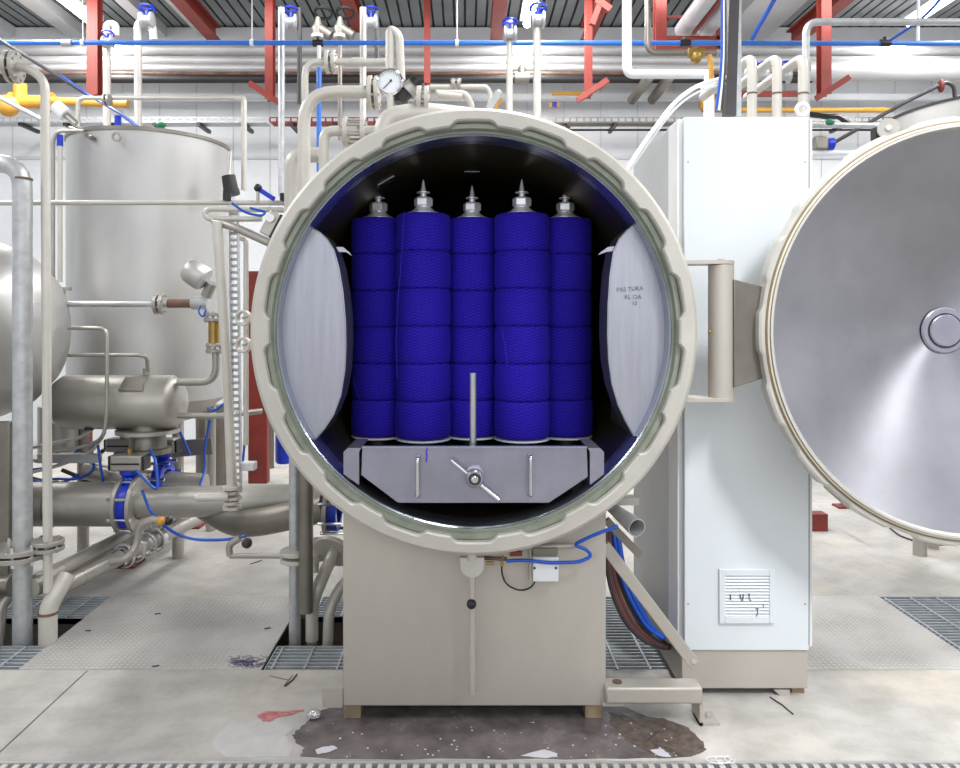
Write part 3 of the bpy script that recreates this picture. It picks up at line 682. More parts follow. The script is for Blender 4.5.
# steel columns behind
for px0, px1, Yc, py0, py1, lb in ((208,226,6.4,405,490,'wide dull steel column left of the standpipe behind the fat pipe'),(196,206,6.6,400,450,'narrow dull steel column beside the wide one'),(266,274,7.4,380,466,'slim dull steel column right of the red column')):
    a = P((px0+px1)/2,py0,Yc); b = P((px0+px1)/2,py1,Yc)
    tag(MB().cyl(a, (b.x,b.y,0), (px1-px0)*Yc/F/2).build('steel_column', 'column'), lb, 'column')
q = MB().lathe([(.05,0),(.06,.02),(.06,.2),(.03,.24),(.03,.27)], Vector((P(284,0,5.2).x,5.2,P(0,463,5.2).z)), (0,0,1), 20)
tag(q.build('blue_drum', 'blue_valve'), 'small blue container in the gap left of the big ring', 'container')

# ------------------------------------------------------------------ fat horizontal pipes near the floor
Yp = 4.0
z1 = P(0,504,Yp).z
fp = thing('main_pipe', 'fat stainless header pipe near the floor on the left', 'pipe', (P(100,0,Yp).x, Yp, z1-.12))
MB().cyl(P(-30,504,Yp), P(122,504,Yp), .118, n=36).build('wide_section', 'steel', fp)
MB().cyl(P(136,503,Yp), P(300,499,Yp), .082, n=32).build('narrow_section', 'steel', fp)
MB().sweep([P(296,499,Yp), P(330,497,Yp), P(390,496,Yp)], .082, 32).build('end_section', 'steel', fp)
MB().ring(P(53,504,Yp), (1,0,0), .125, .117, .006, 36).build('weld_band', 'steel_dark', fp)
for px, R_ in ((122,.15),(136.5,.15)):
    MB().ring(P(px,504,Yp), (1,0,0), R_, .08, .022, 36).build('flange', 'steel', fp, bevel=.003)
fp2 = thing('branch_pipe', 'fat stainless branch pipe bending below the header toward the vessel', 'pipe', (P(260,0,3.85).x, 3.85, P(0,540,3.85).z))
MB().sweep([P(190,497,4.15), P(235,524,3.95), P(262,522,3.85), P(325,508,3.8)], .072, 28, .25).build('tube', 'steel_dark', fp2)
MB().ring(P(326,508,3.8), (1,0,-.05), .13, .08, .022, 32).build('flange', 'steel', fp2, bevel=.003)
# butterfly valves
def butterfly(c, label, actrot=0, body=True, s=1.0):
    o = thing('butterfly_valve', label, 'valve', c)
    if body:
        q = MB().ring(c - Vector((.028,0,0)), (1,0,0), .128*s, .085*s, .056, 32); q.build('wafer_body', 'blue_valve', o, bevel=.003)
        for i in range(8):
            a = 2*PI*(i+.5)/8; p = c+Vector((0,math.cos(a)*.14*s,math.sin(a)*.14*s)); MB().cyl(p-Vector((.06,0,0)), p+Vector((.06,0,0)), .009, n=8).build('tie_bolt', 'chrome', o)
    q = MB().lathe([(.055*s,.10*s),(.05*s,.13*s),(.035*s,.15*s),(.05*s,.165*s),(.05*s,.186*s)], c, (0,0,1), 20); q.build('neck', 'blue_valve', o)
    z = c.z+.185*s; h = .085*s; w = .085*s
    q = MB().box(c.x-w, c.x+w, c.y-.05, c.y+.05, z, z+h); q.build('actuator', 'steel', o, bevel=.01, label='grey box actuator')
    MB().box(c.x-w-.012, c.x-w, c.y-.045, c.y+.045, z+.004, z+h-.004).build('end_cap', 'black', o, bevel=.004); MB().box(c.x+w, c.x+w+.012, c.y-.045, c.y+.045, z+.004, z+h-.004).build('end_cap', 'black', o, bevel=.004)
    MB().box(c.x-w+.01, c.x+w-.01, c.y-.055, c.y-.049, z+h*.42, z+h*.52).build('groove', 'black', o)
    MB().cyl((c.x,c.y,z+h), (c.x,c.y,z+h+.03), .014).build('indicator', 'brass', o)
    return o
butterfly(P(129.5,504,Yp), 'blue butterfly valve with grey box actuator on the header pipe, nearest one')
butterfly(P(163,484,4.35), 'blue butterfly valve with grey actuator behind and right of the nearest one', body=True)
butterfly(P(122,480,4.75), 'blue butterfly valve with angled grey actuator behind the nearest one')
butterfly(P(334,508,3.8), 'blue butterfly valve at the end of the branch pipe by the machine base', s=.9)
pipe('bent_header', 'curved stainless pipe arching behind the first butterfly valve', 'pipe', [(84,470,4.3),(100,474,4.3),(118,476,4.3),(128,486,4.2)], .05, 'steel', .15)
# pipes on the back area (behind valves)
pipe('back_pipe', 'horizontal steel pipe behind the butterfly valves', 'pipe', [(140,484,4.35),(205,488,4.35)], .084, 'steel', .1)
tag(MB().beam(P(40,458,4.2), P(100,458,4.2), .05, .05).build('support_rail', 'galv'), 'horizontal galvanised rail behind the thin standpipe at left', 'rail')
tag(MB().beam(P(160,450,4.6), P(212,446,4.6), .02, .1).build('slanted_plate', 'steel_dark'), 'dull steel plate beside the wide column', 'plate')
tag(MB().box(P(78,0,5.6).x, P(86,0,5.6).x, 5.6, 5.7, 0, P(0,424,5.6).z).build('red_column', 'red_dark'), 'distant dark red column seen under the small drum', 'column')
# blue hose tangle
for i, (pts, lb) in enumerate((
    ([(30,470,4.3),(60,466,4.3),(80,448,4.3),(95,440,4.3),(88,470,4.3),(60,485,4.3),(30,480,4.3)], 'blue hose tangled under the small drum, uppermost loop'),
    ([(20,490,4.25),(50,478,4.25),(78,480,4.25),(96,470,4.25),(90,452,4.3)], 'blue hose tangled under the small drum, lower loop'),
    ([(98,445,4.1),(101,470,4.1),(104,482,4.1),(96,486,4.1)], 'blue hose hanging just left of the actuators'),
    ([(136,470,3.85),(145,480,3.85),(158,492,3.85),(156,460,3.9),(150,450,4.0)], 'blue hose looping right of the nearest actuator'),
    ([(142,490,3.85),(150,512,3.85),(160,520,3.8)], 'blue hose dropping from the nearest valve to the small tap'),
    ([(176,424,4.3),(184,440,4.3),(190,455,4.3)], 'blue hose at the right end of the small drum'),
    ([(210,420,4.3),(204,450,4.3),(205,470,4.3),(200,486,4.2)], 'thin blue hose hanging in front of the wide column'),
    ([(208,408,4.3),(214,412,4.2),(226,402,4.2)], 'blue hose crossing the outlet pipe near the standpipe'),
    ([(160,522,3.8),(175,534,3.75),(195,540,3.7),(225,540,3.7),(246,536,3.7)], 'blue hose lying on the floor from the yellow tap to the drain tap'))):
    pipe('blue_hose', lb, 'hose', pts, .0075, 'blue_hose', .15)
for pts, lb in (([(20,475,4.2),(60,466,4.2),(92,452,4.2),(100,440,4.2)],'thin pale conduit above the blue hose tangle'),([(0,455,4.2),(40,446,4.2),(80,438,4.2),(92,430,4.2)],'thin pale pipe just under the small drum')):
    pipe('thin_pipe', lb, 'pipe', pts, .009, 'white_pipe', .1)
for pts, lb in (([(30,478,4.35),(70,488,4.35),(92,478,4.35)],'dark cable under the blue hoses'),([(62,470,4.35),(82,478,4.35),(90,462,4.35),(104,450,4.35)],'dark cable curling toward the actuators')):
    pipe('dark_cable', lb, 'cable', pts, .012, 'cable', .1)
tag(MB().cyl(P(89,430,4.1), P(89,420,4.1), .025).build('solenoid', 'black'), 'small black solenoid below the small drum', 'valve')
# tap and floor pipe
o = thing('drain_tap', 'small tap with yellow centred handle below the blue valve', 'tap', P(162,520,3.75))
MB().cyl(P(152,520,3.75), P(172,520,3.75), .018).build('body', 'steel', o); MB().sphere(P(161,521,3.7), .022).build('handle', 'yellow', o, label='yellow knob'); MB().sphere(P(168,521,3.72), .022).build('solenoid', 'black', o)
pipe('bent_pipe', 'rusty bent steel pipe dropping from the yellow tap to the floor', 'pipe', [(154,519,3.75),(139,524,3.75),(137,545,3.75),(128,558,3.7),(110,562,3.7)], .02, 'steel', .06)
for px, lb in ((116, 'red floor support shoe under the bent pipe'), (184, 'red floor support shoe under the header pipe')):
    py = (567,528)[px==184]; a = PF(px, py)
    q = MB().prism([a+Vector((-.09,0,0)), a+Vector((.09,0,0)), a+Vector((.045,0,.09)), a+Vector((-.045,0,.09))], (0,.1,0)); q.box(a.x-.12,a.x+.12,a.y-.03,a.y+.13,0,.015)
    tag(q.build('support_shoe', 'red_dark'), lb, 'support')
q = MB().sweep([P(230,556,3.62), P(229,545,3.62), P(240,538,3.62)], .017, 12, .02); q.sweep([P(230,556,3.62), P(286,556,3.5)], .012, 12)
o = tag(q.build('drain_pipe', 'steel'), 'small bent drain pipe on the floor leading to the two standpipes', 'pipe')
MB().sphere(P(247,543,3.6), .026).build('tap_knob', 'cable', o, label='dark knob')
# floor pipes running into the depth on the left
def floorpipe(a, b, r, label, sleeve):
    o = tag(MB().sweep([a, b], r, 20).build('floor_pipe', 'steel'), label, 'pipe')
    for t in (.12, .3): 
        c = a.lerp(b, t); MB().ring(c, b-a, r*1.03, r*.9, .008, 20).build('weld_ring', 'steel', o)
    if sleeve:
        c = a.lerp(b, sleeve); d = (b-a).normalized()
        for k_ in (-.12, -.04, .05, .12):
            MB().ring(c+d*k_, d, r*1.75, r*1.55, .012, 24).build('hoop', 'clear', o)
        MB().cyl(c-d*.16, c-d*.12, r*1.3).build('clamp', 'chrome', o); MB().cyl(c+d*.14, c+d*.18, r*1.3).build('clamp', 'chrome', o)
    return o
floorpipe(P(30,588,3.45), P(205,497,5.0), .05, 'pale floor pipe with hooped coupling running back under the header, left one', .55)
floorpipe(P(56,590,3.5), P(215,510,4.7), .038, 'pale floor pipe with hooped coupling running back under the header, right one', .45)
tag(MB().sweep([P(12,585,3.55),P(0,585,3.55),P(-20,590,3.5)],.05,16).build('floor_pipe','steel_dark'), 'dull pipe end on the floor at the far left edge', 'pipe')
tag(MB().sweep([P(20,585,3.62),P(0,604,3.55),P(-2,650,3.5)],.028,16,.12).build('floor_pipe','steel'), 'dull bent pipe diving into the pit at the far left edge', 'pipe')
tag(MB().sweep([P(130,545,4.2),P(200,505,5.2)],.03,16).build('floor_pipe','steel_dark'), 'dull pipe lying on the floor behind the bent rusty pipe', 'pipe')
# left standing pipes
o = pipe('standpipe', 'thick grey galvanised standpipe with elbow top at far left', 'pipe', [(-40,163.5,3.45),(22.5,163.5,3.45),(22.5,700,3.45)], .042, 'galv', .12, n=28)
MB().ring(P(22.5,178,3.45), (0,0,-1), .043, .036, .01, 28).build('weld_ring', 'rust', o)
q = MB(); c = P(20,553,3.45)
for dz in (.012, -.02): q.lathe([(.125,0),(.125,.022)], c+Vector((0,0,dz)), (0,0,1), 36)
q.build('flange', 'steel', o, bevel=.002)
for i in range(8):
    a = 2*PI*(i+.3)/8; p = c+Vector((math.cos(a)*.1, math.sin(a)*.1, 0)); MB().cyl(p-Vector((0,0,.04)), p+Vector((0,0,.055)), .009, n=6).build('bolt', 'chrome', o)
o = pipe('standpipe', 'slim pale standpipe curving from a flange at the upper left edge', 'pipe', [(8,67,3.5),(27,67,3.5),(45,80,3.5),(45.5,170,3.5),(48,592,3.42)], .0205, 'white_pipe', .16, n=20, flanges=[(P(13,67,3.5),(1,0.1,0),.075,'steel'),(P(48,545,3.45),(0,0,1),.07,'steel')])
tag(MB().sweep([P(66,575,3.5),P(58,590,3.45),P(48,608,3.42),P(48,700,3.42)],.04,20,.08).build('pit_pipe','white_pipe'), 'pale elbow pipe going down into the pit at left', 'pipe')
tag(MB().ring(P(48,614,3.42),(0,0,1),.043,.037,.012,20).build('weld_ring','rust'), 'brown weld ring on the pale elbow pipe at the pit', 'ring')
pipe('inlet_pipe', 'short pale pipe end with union at the upper left edge behind the flange', 'pipe', [(-20,67,3.5),(8,67,3.5)], .03, 'white_pipe', 0)

# ------------------------------------------------------------------ pipes above and left of the ring
Yu = 3.3
o = pipe('elbow_pipe', 'big pale elbow pipe rising beside the ring and turning right to a flange', 'pipe', [(304,206,Yu),(304,92,Yu),(371,92,Yu)], .028, 'white_pipe', .17, n=24)
flange(o, (374,93,Yu), (1,0,0), .075, 'white_pipe')
MB().sweep([P(304,150,Yu),P(304,690,3.45)],.0,4) 
o = pipe('elbow_pipe', 'pale medium pipe bending at upper left of the gauge', 'pipe', [(305,120,3.55),(305,62,3.55),(388,62,3.55)], .0165, 'white_pipe', .07, n=16)
MB().cyl(P(352,62,3.55), P(366,62,3.55), .021).build('union', 'white_pipe', o)
flange(o, (331,62,3.55), (1,0,0), .055, 'white_pipe')
o = pipe('elbow_pipe', 'pale pipe curving from the flange pair down behind the ring', 'pipe', [(324,175,3.1),(324,131,3.1),(346,131,3.1),(380,131,3.1)], .022, 'white_pipe', .1, n=20)
flange(o, (355,132,3.1), (1,0,0), .062, 'white_pipe', gap=.055)
pipe('elbow_pipe', 'fat pale capped pipe standing left of the big elbow', 'pipe', [(292,230,3.5),(292,155,3.5),(320,155,3.5)], .036, 'white_pipe', .12, n=20)
o = pipe('vent_pipe', 'tall pale pipe loop above the pressure gauge', 'pipe', [(390,78,3.3),(390,28,3.3),(399,36,3.3),(401,80,3.3)], .02, 'white_pipe', .05, n=16)
hp = pipe('vessel_top_pipe', 'fat pale pipe curving over the top of the vessel ring', 'pipe', [(384,150,2.95),(384,118,2.95),(422,112,2.95),(470,118,2.95)], .04, 'white_pipe', .14, n=24)
flange(hp, (423,100,2.95), (1,0,0), .055, 'white_pipe')
MB().cyl(P(438,95,3.1), P(462,97,3.1), .015).build('side_pipe', 'white_pipe', hp)
pipe('thin_pipe', 'slim pale pipe bending down at upper centre behind the vessel', 'pipe', [(436,93,3.3),(464,93,3.3),(471,102,3.3),(472,118,3.3)], .014, 'white_pipe', .06)
pipe('thin_pipe', 'slim pale pipe above it bending down toward the vessel top', 'pipe', [(430,87,4.0),(486,87,4.0),(490,92,4.0),(490,108,4.0)], .013, 'white_pipe', .05, flanges=[((456,84,4.0),(1,0,0),.03,'steel')])
q = MB().beam(P(488,110,3.5), P(499,93,3.5), .05, .03); q.sphere(P(498,94,3.5), .02); tag(q.build('lifting_clamp', 'galv'), 'small slanted galvanised clamp on top of the vessel', 'clamp')
tag(MB().cyl(P(494,109,3.6), P(499,97,3.6), .02).build('tag_plate', 'yellow'), 'tiny yellow tag beside the slanted clamp', 'tag')
for px, py, lb in ((489,72,'steel'),):
    o = thing('wheel_valve', 'dull steel valve on the long pipes above the vessel top', 'valve', P(522,75,7.8))
    MB().sphere(P(522,72,7.8), .06, sc=(.8,.8,1.5)).build('body', 'steel_dark', o); MB().cyl(P(515,78,7.8), P(529,78,7.8), .06).build('flange', 'steel_dark', o)
# gauge
g = thing('pressure_gauge', 'round white faced pressure gauge above the vessel ring', 'gauge', P(390,94,3.0))
gc = P(390,82,3.0)
MB().lathe([(.052,.0),(.054,.005),(.054,.035),(.047,.04),(.047,.034)], gc+Vector((0,.03,0)), (0,-1,0), 40, capb=False).build('case', 'chrome', g)
MB().lathe([(.047,0),(.047,.003)], gc+Vector((0,.0,0)), (0,-1,0), 40).build('dial_face', 'face', g)
q = MB().beam(gc+Vector((.006,-.006,.006)), gc+Vector((-.026,-.006,-.028)), .003, .002, (0,1,0)); q.lathe([(.005,0),(.005,.004)], gc+Vector((.004,-.003,.004)), (0,-1,0), 12)
for i in range(25):
    a = math.radians(-45+i*270/24); r0 = .036 if i%4==0 else .04; dv = Vector((math.cos(a),0,math.sin(a)))
    q.beam(gc+dv*r0+Vector((0,-.0045,0)), gc+dv*.043+Vector((0,-.0045,0)), .0012, .001, (0,1,0))
q.build('needle', 'ink', g)
MB().cyl(gc+Vector((0,.0,-.05)), gc+Vector((0,0,-.13)), .012).build('stem', 'white_pipe', g)
o = thing('safety_valve', 'black and grey capped valve tilted right of the pressure gauge', 'valve', P(404,104,3.05))
MB().cyl(P(398,98,3.08), P(410,88,3.08), .035, n=20).build('body', 'cable', o); MB().cyl(P(407,92,3.07), P(415,84,3.07), .04, .03, n=20).build('cap', 'steel', o)
MB().cyl(P(414,85,3.06), P(418,81,3.06), .03, n=20).build('knob', 'black', o); MB().box(P(395,0,3.1).x, P(408,0,3.1).x, 3.05, 3.12, P(0,104,3.1).z, P(0,97,3.1).z).build('block', 'cable', o, bevel=.004)

# ------------------------------------------------------------------ dyeing vessel
YR = 2.6; VC = Vector(((474-VX)*YR/F, YR, H+(VY-331.5)*YR/F)); s_ = YR/F
VS = thing('dyeing_vessel', 'large round stainless dyeing vessel with its open mouth facing front', 'dyeing machine', (VC.x, 3.2, 0))
RO = 224.5*s_
def castell(c, r_out, r_in, r_notch, n_notch, frac, y0, y1, steps=18, phase=0, slope=.12, chamfer=0.0):
    """ring with notches on the inner edge"""
    vs = []; fs = []; N_ = n_notch*steps
    def ri(i):
        t = (i % steps)/steps; d = abs(t-.5)*2  # 0 mid
        e = frac; w = slope
        if d < e-w: k_ = 1
        elif d > e+w: k_ = 0
        else: k_ = (e+w-d)/(2*w)
        return r_in + (r_notch-r_in)*k_
    for i in range(N_):
        a = 2*PI*(i/N_) + phase; ca, sa = math.cos(a), math.sin(a)
        r1 = ri(i)
        for r, y in ((r_out, y1), (r_out, y0+chamfer), (r_out-chamfer, y0), (r1+.006, y0), (r1, y0+.006), (r1, y1)):
            vs.append((c.x+ca*r, y, c.z+sa*r))
    m = 6
    for i in range(N_):
        j = (i+1)%N_
        for k_ in range(m):
            k2 = (k_+1)%m; fs.append((i*m+k_, i*m+k2, j*m+k2, j*m+k_))
    return MB().add(vs, fs)
phase = math.radians(90-10)
castell(VC, RO, 206*s_, 211.5*s_, 18, .58, YR, YR+.075, phase=phase, slope=.06, chamfer=.012).build('locking_ring', 'ring', VS, ang=30)
# seal ring: stepped recess
R_ = lambda px, Yq=YR: px*Yq/F
q = MB().lathe([(.765,.035),(.745,.036),(.738,.03),(.722,.03),(.716,.05),(.709,.052),(.709,.08),(.765,.08)], VC, (0,1,0), 128, close=True); q.build('seal_ring', 'gasket', VS)
q = MB().lathe([(.709,.05),(.705,.044),(.700,.05),(.697,.11),(.709,.11)], VC, (0,1,0), 128, close=True); q.build('mouth_lip', 'lip', VS)
q = MB().lathe([(.6995,.10),(.6995,.17),(.699,.17),(.699,.10)], VC, (0,1,0), 128, close=True); q.build('mouth_band', 'lip', VS)
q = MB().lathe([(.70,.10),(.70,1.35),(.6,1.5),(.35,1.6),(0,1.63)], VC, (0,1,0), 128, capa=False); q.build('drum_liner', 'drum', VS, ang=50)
q = MB().lathe([(.745,.076),(.77,.09),(.77,.2),(.73,.22),(.73,1.4),(.62,1.56),(.36,1.66),(0,1.69)], VC, (0,1,0), 96, capa=False); q.build('shell', 'beige', VS, ang=50)
# small bright plates on drum roof
for px, py, dy, w in ((472,166,3.3,.035),(383,176,3.0,.04)):
    p = P(px, py, dy); dv = (Vector((p.x-VC.x,0,p.z-VC.z))).normalized()
    c0 = Vector((VC.x,dy,VC.z))+dv*.694; tt = dv.cross(Vector((0,1,0))).normalized()
    MB().prism([c0-tt*w-Vector((0,w*.5,0)), c0+tt*w-Vector((0,w*.5,0)), c0+tt*w+Vector((0,w,0)), c0-tt*w+Vector((0,w,0))], dv*.006).build('weld_pad', 'lip', VS, bevel=.002)
# baffle panels
YB = 2.705; cB = Vector((VC.x, YB, VC.z)); rB = .6985
def baffle(side):
    if side < 0: inner = [(309,226),(314,229),(321,233),(328,240),(334,250),(339,268),(343,292),(345.5,320),(346,345),(345,370),(341,395),(334,414),(325,428),(313,441)]
    else: inner = [(638,224),(632,226),(626,231),(619,239),(613.5,252),(610,275),(608,305),(607.5,335),(608.5,360),(612,385),(618,405),(626,422),(637,438)]
    pts = [P(x, y, YB) for x, y in inner]
    # snap the ends to the drum wall
    def ang(p): return math.atan2(p.z-cB.z, p.x-cB.x)
    a0, a1 = ang(pts[0]), ang(pts[-1])
    on = lambda a: Vector((cB.x+math.cos(a)*rB, YB, cB.z+math.sin(a)*rB))
    pts[0] = on(a0); pts[-1] = on(a1)
    if side < 0:
        if a1 < 0: a1 += 2*PI
        arc = [on(a1+(a0-a1)*k_/24) for k_ in range(1, 24)]
    else:
        arc = [on(a1+(a0-a1)*k_/24) for k_ in range(1, 24)]
    panel = MB().prism(pts+arc, (0,.006,0)).build('baffle_panel', 'baffle', VS)
    # folded side wall
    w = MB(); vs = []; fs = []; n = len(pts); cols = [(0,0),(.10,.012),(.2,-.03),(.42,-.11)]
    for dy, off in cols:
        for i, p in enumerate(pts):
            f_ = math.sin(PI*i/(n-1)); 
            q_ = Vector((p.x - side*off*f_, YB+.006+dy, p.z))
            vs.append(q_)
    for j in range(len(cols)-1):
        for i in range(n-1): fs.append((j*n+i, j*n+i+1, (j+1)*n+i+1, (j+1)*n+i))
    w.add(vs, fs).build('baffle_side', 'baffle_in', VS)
    e = MB().sweep([p-Vector((0,.001,0)) for p in pts], .0025, 8).build('baffle_edge', 'lip', VS, label='bright bent edge')
    # little curled flap
    if side < 0: f = [(336,247),(343,247),(349,252),(352,256),(346,252),(339,252)]
    else: f = [(616,246),(608,247),(601,252),(598,255),(606,252),(613,251)]
    MB().prism([P(x,y,YB+.01) for x,y in f], (0,.01,0)).build('baffle_flap', 'baffle', VS)
baffle(-1); baffle(1)
# faint marker writing on the right baffle
def text(body, loc, size, m, parent, name, rot=(PI/2,0,0), shear=0):
    cu = bpy.data.curves.new(name, 'FONT'); cu.body = body; cu.size = size; cu.align_x = 'CENTER'; cu.extrude = .0003; cu.shear = shear
    t = bpy.data.objects.new(name, cu); COL.objects.link(t)
    me = bpy.data.meshes.new_from_object(t, depsgraph=bpy.context.evaluated_depsgraph_get())
    bpy.data.objects.remove(t); me.materials.clear(); me.materials.append(M[m])
    o = bpy.data.objects.new(name, me); COL.objects.link(o); o.parent = parent
    o.location = Vector(loc)-WL[parent]; o.rotation_euler = rot
    return o
text('PAS TURA', P(630,291,YB-.002), .022, 'ink_faint', VS, 'marker_text', (PI/2,-.06,0))
text('RL OA', P(633,299,YB-.002), .022, 'ink_faint', VS, 'marker_text', (PI/2,0,0))
text('10', P(634.5,305,YB-.002), .02, 'ink_faint', VS, 'marker_text')
# support brackets at the mouth
for side in (-1, 1):
    if side < 0: poly = [(343.5,452),(359,452),(359,485),(343.5,474)]; lip = [(343.5,452),(348,448),(361,448),(359,452)]
    else: poly = [(590,452),(604,452),(604,474),(590,485)]; lip = [(590,452),(588,448),(600,448),(604,452)]
    MB().prism([P(x,y,2.655) for x,y in poly], (0,.012,0)).build('support_bracket', 'carrier', VS)
    MB().prism([P(x,y,2.656) for x,y in lip], (0,.2,0)).build('bracket_top', 'carrier', VS)
    xx = P(352 if side<0 else 596,0,2.75).x; MB().box(xx-.006, xx+.006, 2.67, 3.6, VC.z-.6, VC.z-.52).build('rail', 'drum', VS)
# hinge
HY = 2.68
hx0, hx1 = P(708.5,0,HY).x, P(733.5,0,HY).x; hc = (hx0+hx1)/2; hr = (hx1-hx0)/2
zt, zb = P(0,262.5,HY).z, P(0,402,HY).z
MB().cyl((hc,HY,zb+.012), (hc,HY,zt-.009), hr, n=36).build('hinge_barrel', 'beige', VS, bevel=.003)
for z, nm in ((zt-.008,'top'),(zb+.004,'bottom')):
    q = MB(); pl = []
    x0 = P(682,0,2.6).x
    pl = [Vector((x0,HY-.035,z)), Vector((x0,HY+.08,z)), Vector((hc,HY+hr,z))]+[Vector((hc+math.cos(a)*hr*1.02, HY+math.sin(a)*hr*1.02, z)) for a in [PI/2-PI*k_/12 for k_ in range(13)]]
    q.prism(pl, (0,0,.014)); q.build('hinge_arm', 'beige', VS, bevel=.002)
    q = MB().cyl((hc,HY,z-.006), (hc,HY,z+.02), .012, n=12); q.build('hinge_pin', 'steel', VS)
MB().sphere((hx0-.004, HY-.03, P(0,332,2.6).z), .006).build('grease_nipple', 'brass', VS)
DY = 2.6; DC = Vector(((979-VX)*DY/F, DY, H+(VY-331.5)*DY/F)); sd = s_*.987
pl = [P(734,279,2.64), P(764,287,2.66), P(764,378,2.66), P(734,388,2.64)]
MB().prism(pl, (0,.03,0)).build('hinge_plate', 'steel_dark', VS, bevel=.003)
# door
dn = MB()
N_ = 18*16; vs = []; fs = []
for i in range(N_):
    t = (i%16)/16; d_ = abs(t-.5)*2; k_ = 1 if d_ < .52 else (0 if d_ > .64 else (.64-d_)/.12)
    ro = (215.2+2.6*k_)*s_; a = 2*PI*i/N_+math.radians(180-10); ca, sa = math.cos(a), math.sin(a)
    for r, y in ((ro, .07), (ro, .022), (ro-.008, .016), (214*sd, .016), (214*sd,.07)): vs.append((DC.x+ca*r, DC.y+y, DC.z+sa*r))
for i in range(N_):
    j = (i+1)%N_
    for k_ in range(5): fs.append((i*5+k_, i*5+(k_+1)%5, j*5+(k_+1)%5, j*5+k_))
door = dn.add(vs, fs).build('door', 'rim', VS, ang=30)
WL[door] = WL[VS]
L_ = lambda prof, nm, m, n=128, ang=50: MB().lathe([(r*sd, y) for r, y in prof], DC, (0,1,0), n, close=True).build(nm, m, door, ang=ang)
L_([(215,.014),(215,.05),(213,.05),(213,.01)], 'seal_line', 'brown')
L_([(213.2,.008),(213.2,.05),(211.5,.05),(211.5,.005)], 'seal', 'cream')
L_([(211.5,.012),(211.5,.05),(210.9,.05),(210.9,.012)], 'seal_groove', 'brown')
L_([(210.9,.0),(210.9,.05),(206.5,.06),(206.5,.012),(208.5,.0)], 'inner_rim', 'rim')
dish = []
Rd = 208*sd
for i in range(33):
    t = i/32; r = Rd*(1-t) + .07*t
    dep = .012 + .185*(1-(r/Rd)**1.7)
    dish.append((r, dep))
hubd = dish[-1][1]
dish += [(.068,hubd-.004),(.055,hubd-.003)]
MB().lathe(dish+[(0.0,hubd)], DC, (0,1,0), 160, capa=False).build('dish', 'door_in', door, ang=60)
MB().lathe([(r+.004,d_+.02) for r,d_ in dish]+[(0,hubd+.025)], DC, (0,1,0), 96, capa=False).build('dish_back', 'beige', door, ang=60)
MB().lathe([(.088,-.006),(.082,-.012),(.066,-.012),(.066,.01)], DC+Vector((0,hubd,0)), (0,1,0), 48, capa=False, capb=False).build('hub_collar', 'carrier', door)
MB().lathe([(.0,-.02),(.057,-.02),(.061,-.016),(.061,.01)], DC+Vector((0,hubd,0)), (0,1,0), 48).build('hub', 'carrier', door)
MB().ring(DC+Vector((0,hubd-.015,0)), (0,1,0), .0655, .0615, .012, 48).build('hub_gasket', 'black', door)
# small pad on outside top of the door ring
# base box
bx0, bx1 = P(343,0,2.76).x, P(606,0,2.76).x; bz0 = P(0,706,2.76).z
cut = []
q = MB(); 
top = []
for k_ in range(0, 17):
    x = bx0+(bx1-bx0)*k_/16; zz = VC.z - math.sqrt(max(0,.735**2-(x-VC.x)**2)); top.append(Vector((x,2.76,zz)))
q.prism([Vector((bx0,2.76,bz0)), Vector((bx1,2.76,bz0))]+top[::-1], (0,.5,0)); q.build('base_housing', 'beige', VS, bevel=.004)
for px in (352.5, 593.5):
    x = P(px,0,2.78).x
    for y in (2.77, 3.0):
        MB().box(x-.033, x+.033, y, y+.06, 0.0, bz0).build('leg', 'leg_steel', VS, bevel=.003)
for x in (bx0+.1, bx1-.1):
    MB().box(x-.05, x+.05, 3.6, 3.7, 0.012 if True else 0, VC.z-.68).build('rear_leg', 'beige', VS)
MB().box(P(342,0,2.75).x-.075, P(342,0,2.75).x, 2.755, 2.765, P(0,707,2.76).z, P(0,688,2.76).z).build('side_tab', 'beige', VS)
# lever below the ring
lc = P(472,566,2.66)
pts = [lc+Vector((math.cos(a)*.044,0,math.sin(a)*.044)) for a in [PI+PI*k_/20 for k_ in range(21)]]
pts = [lc+Vector((-.044,0,.03)), *[p for p in pts], lc+Vector((.044,0,.03))]
lev = MB().prism(pts, (0,.02,0)).build('lever_hub', 'ring', VS, bevel=.003)
MB().cyl(lc+Vector((0,.01,.02)), lc+Vector((0,.01,.06)), .02).build('lever_stub', 'ring', lev)
MB().sweep([lc+Vector((0,.012,0)), P(472,598,2.67), P(472.5,693,2.67)], [.0115,.0115,.0135], 16).build('lever_rod', 'beige', lev)
MB().sphere(P(471.5,604,2.66), .018).build('lever_knob', 'black', lev, label='black ball')
# conduit stub under ring
MB().cyl(P(484,558,2.7), P(507,559,2.7), .007).build('sensor_stub', 'rust', VS)

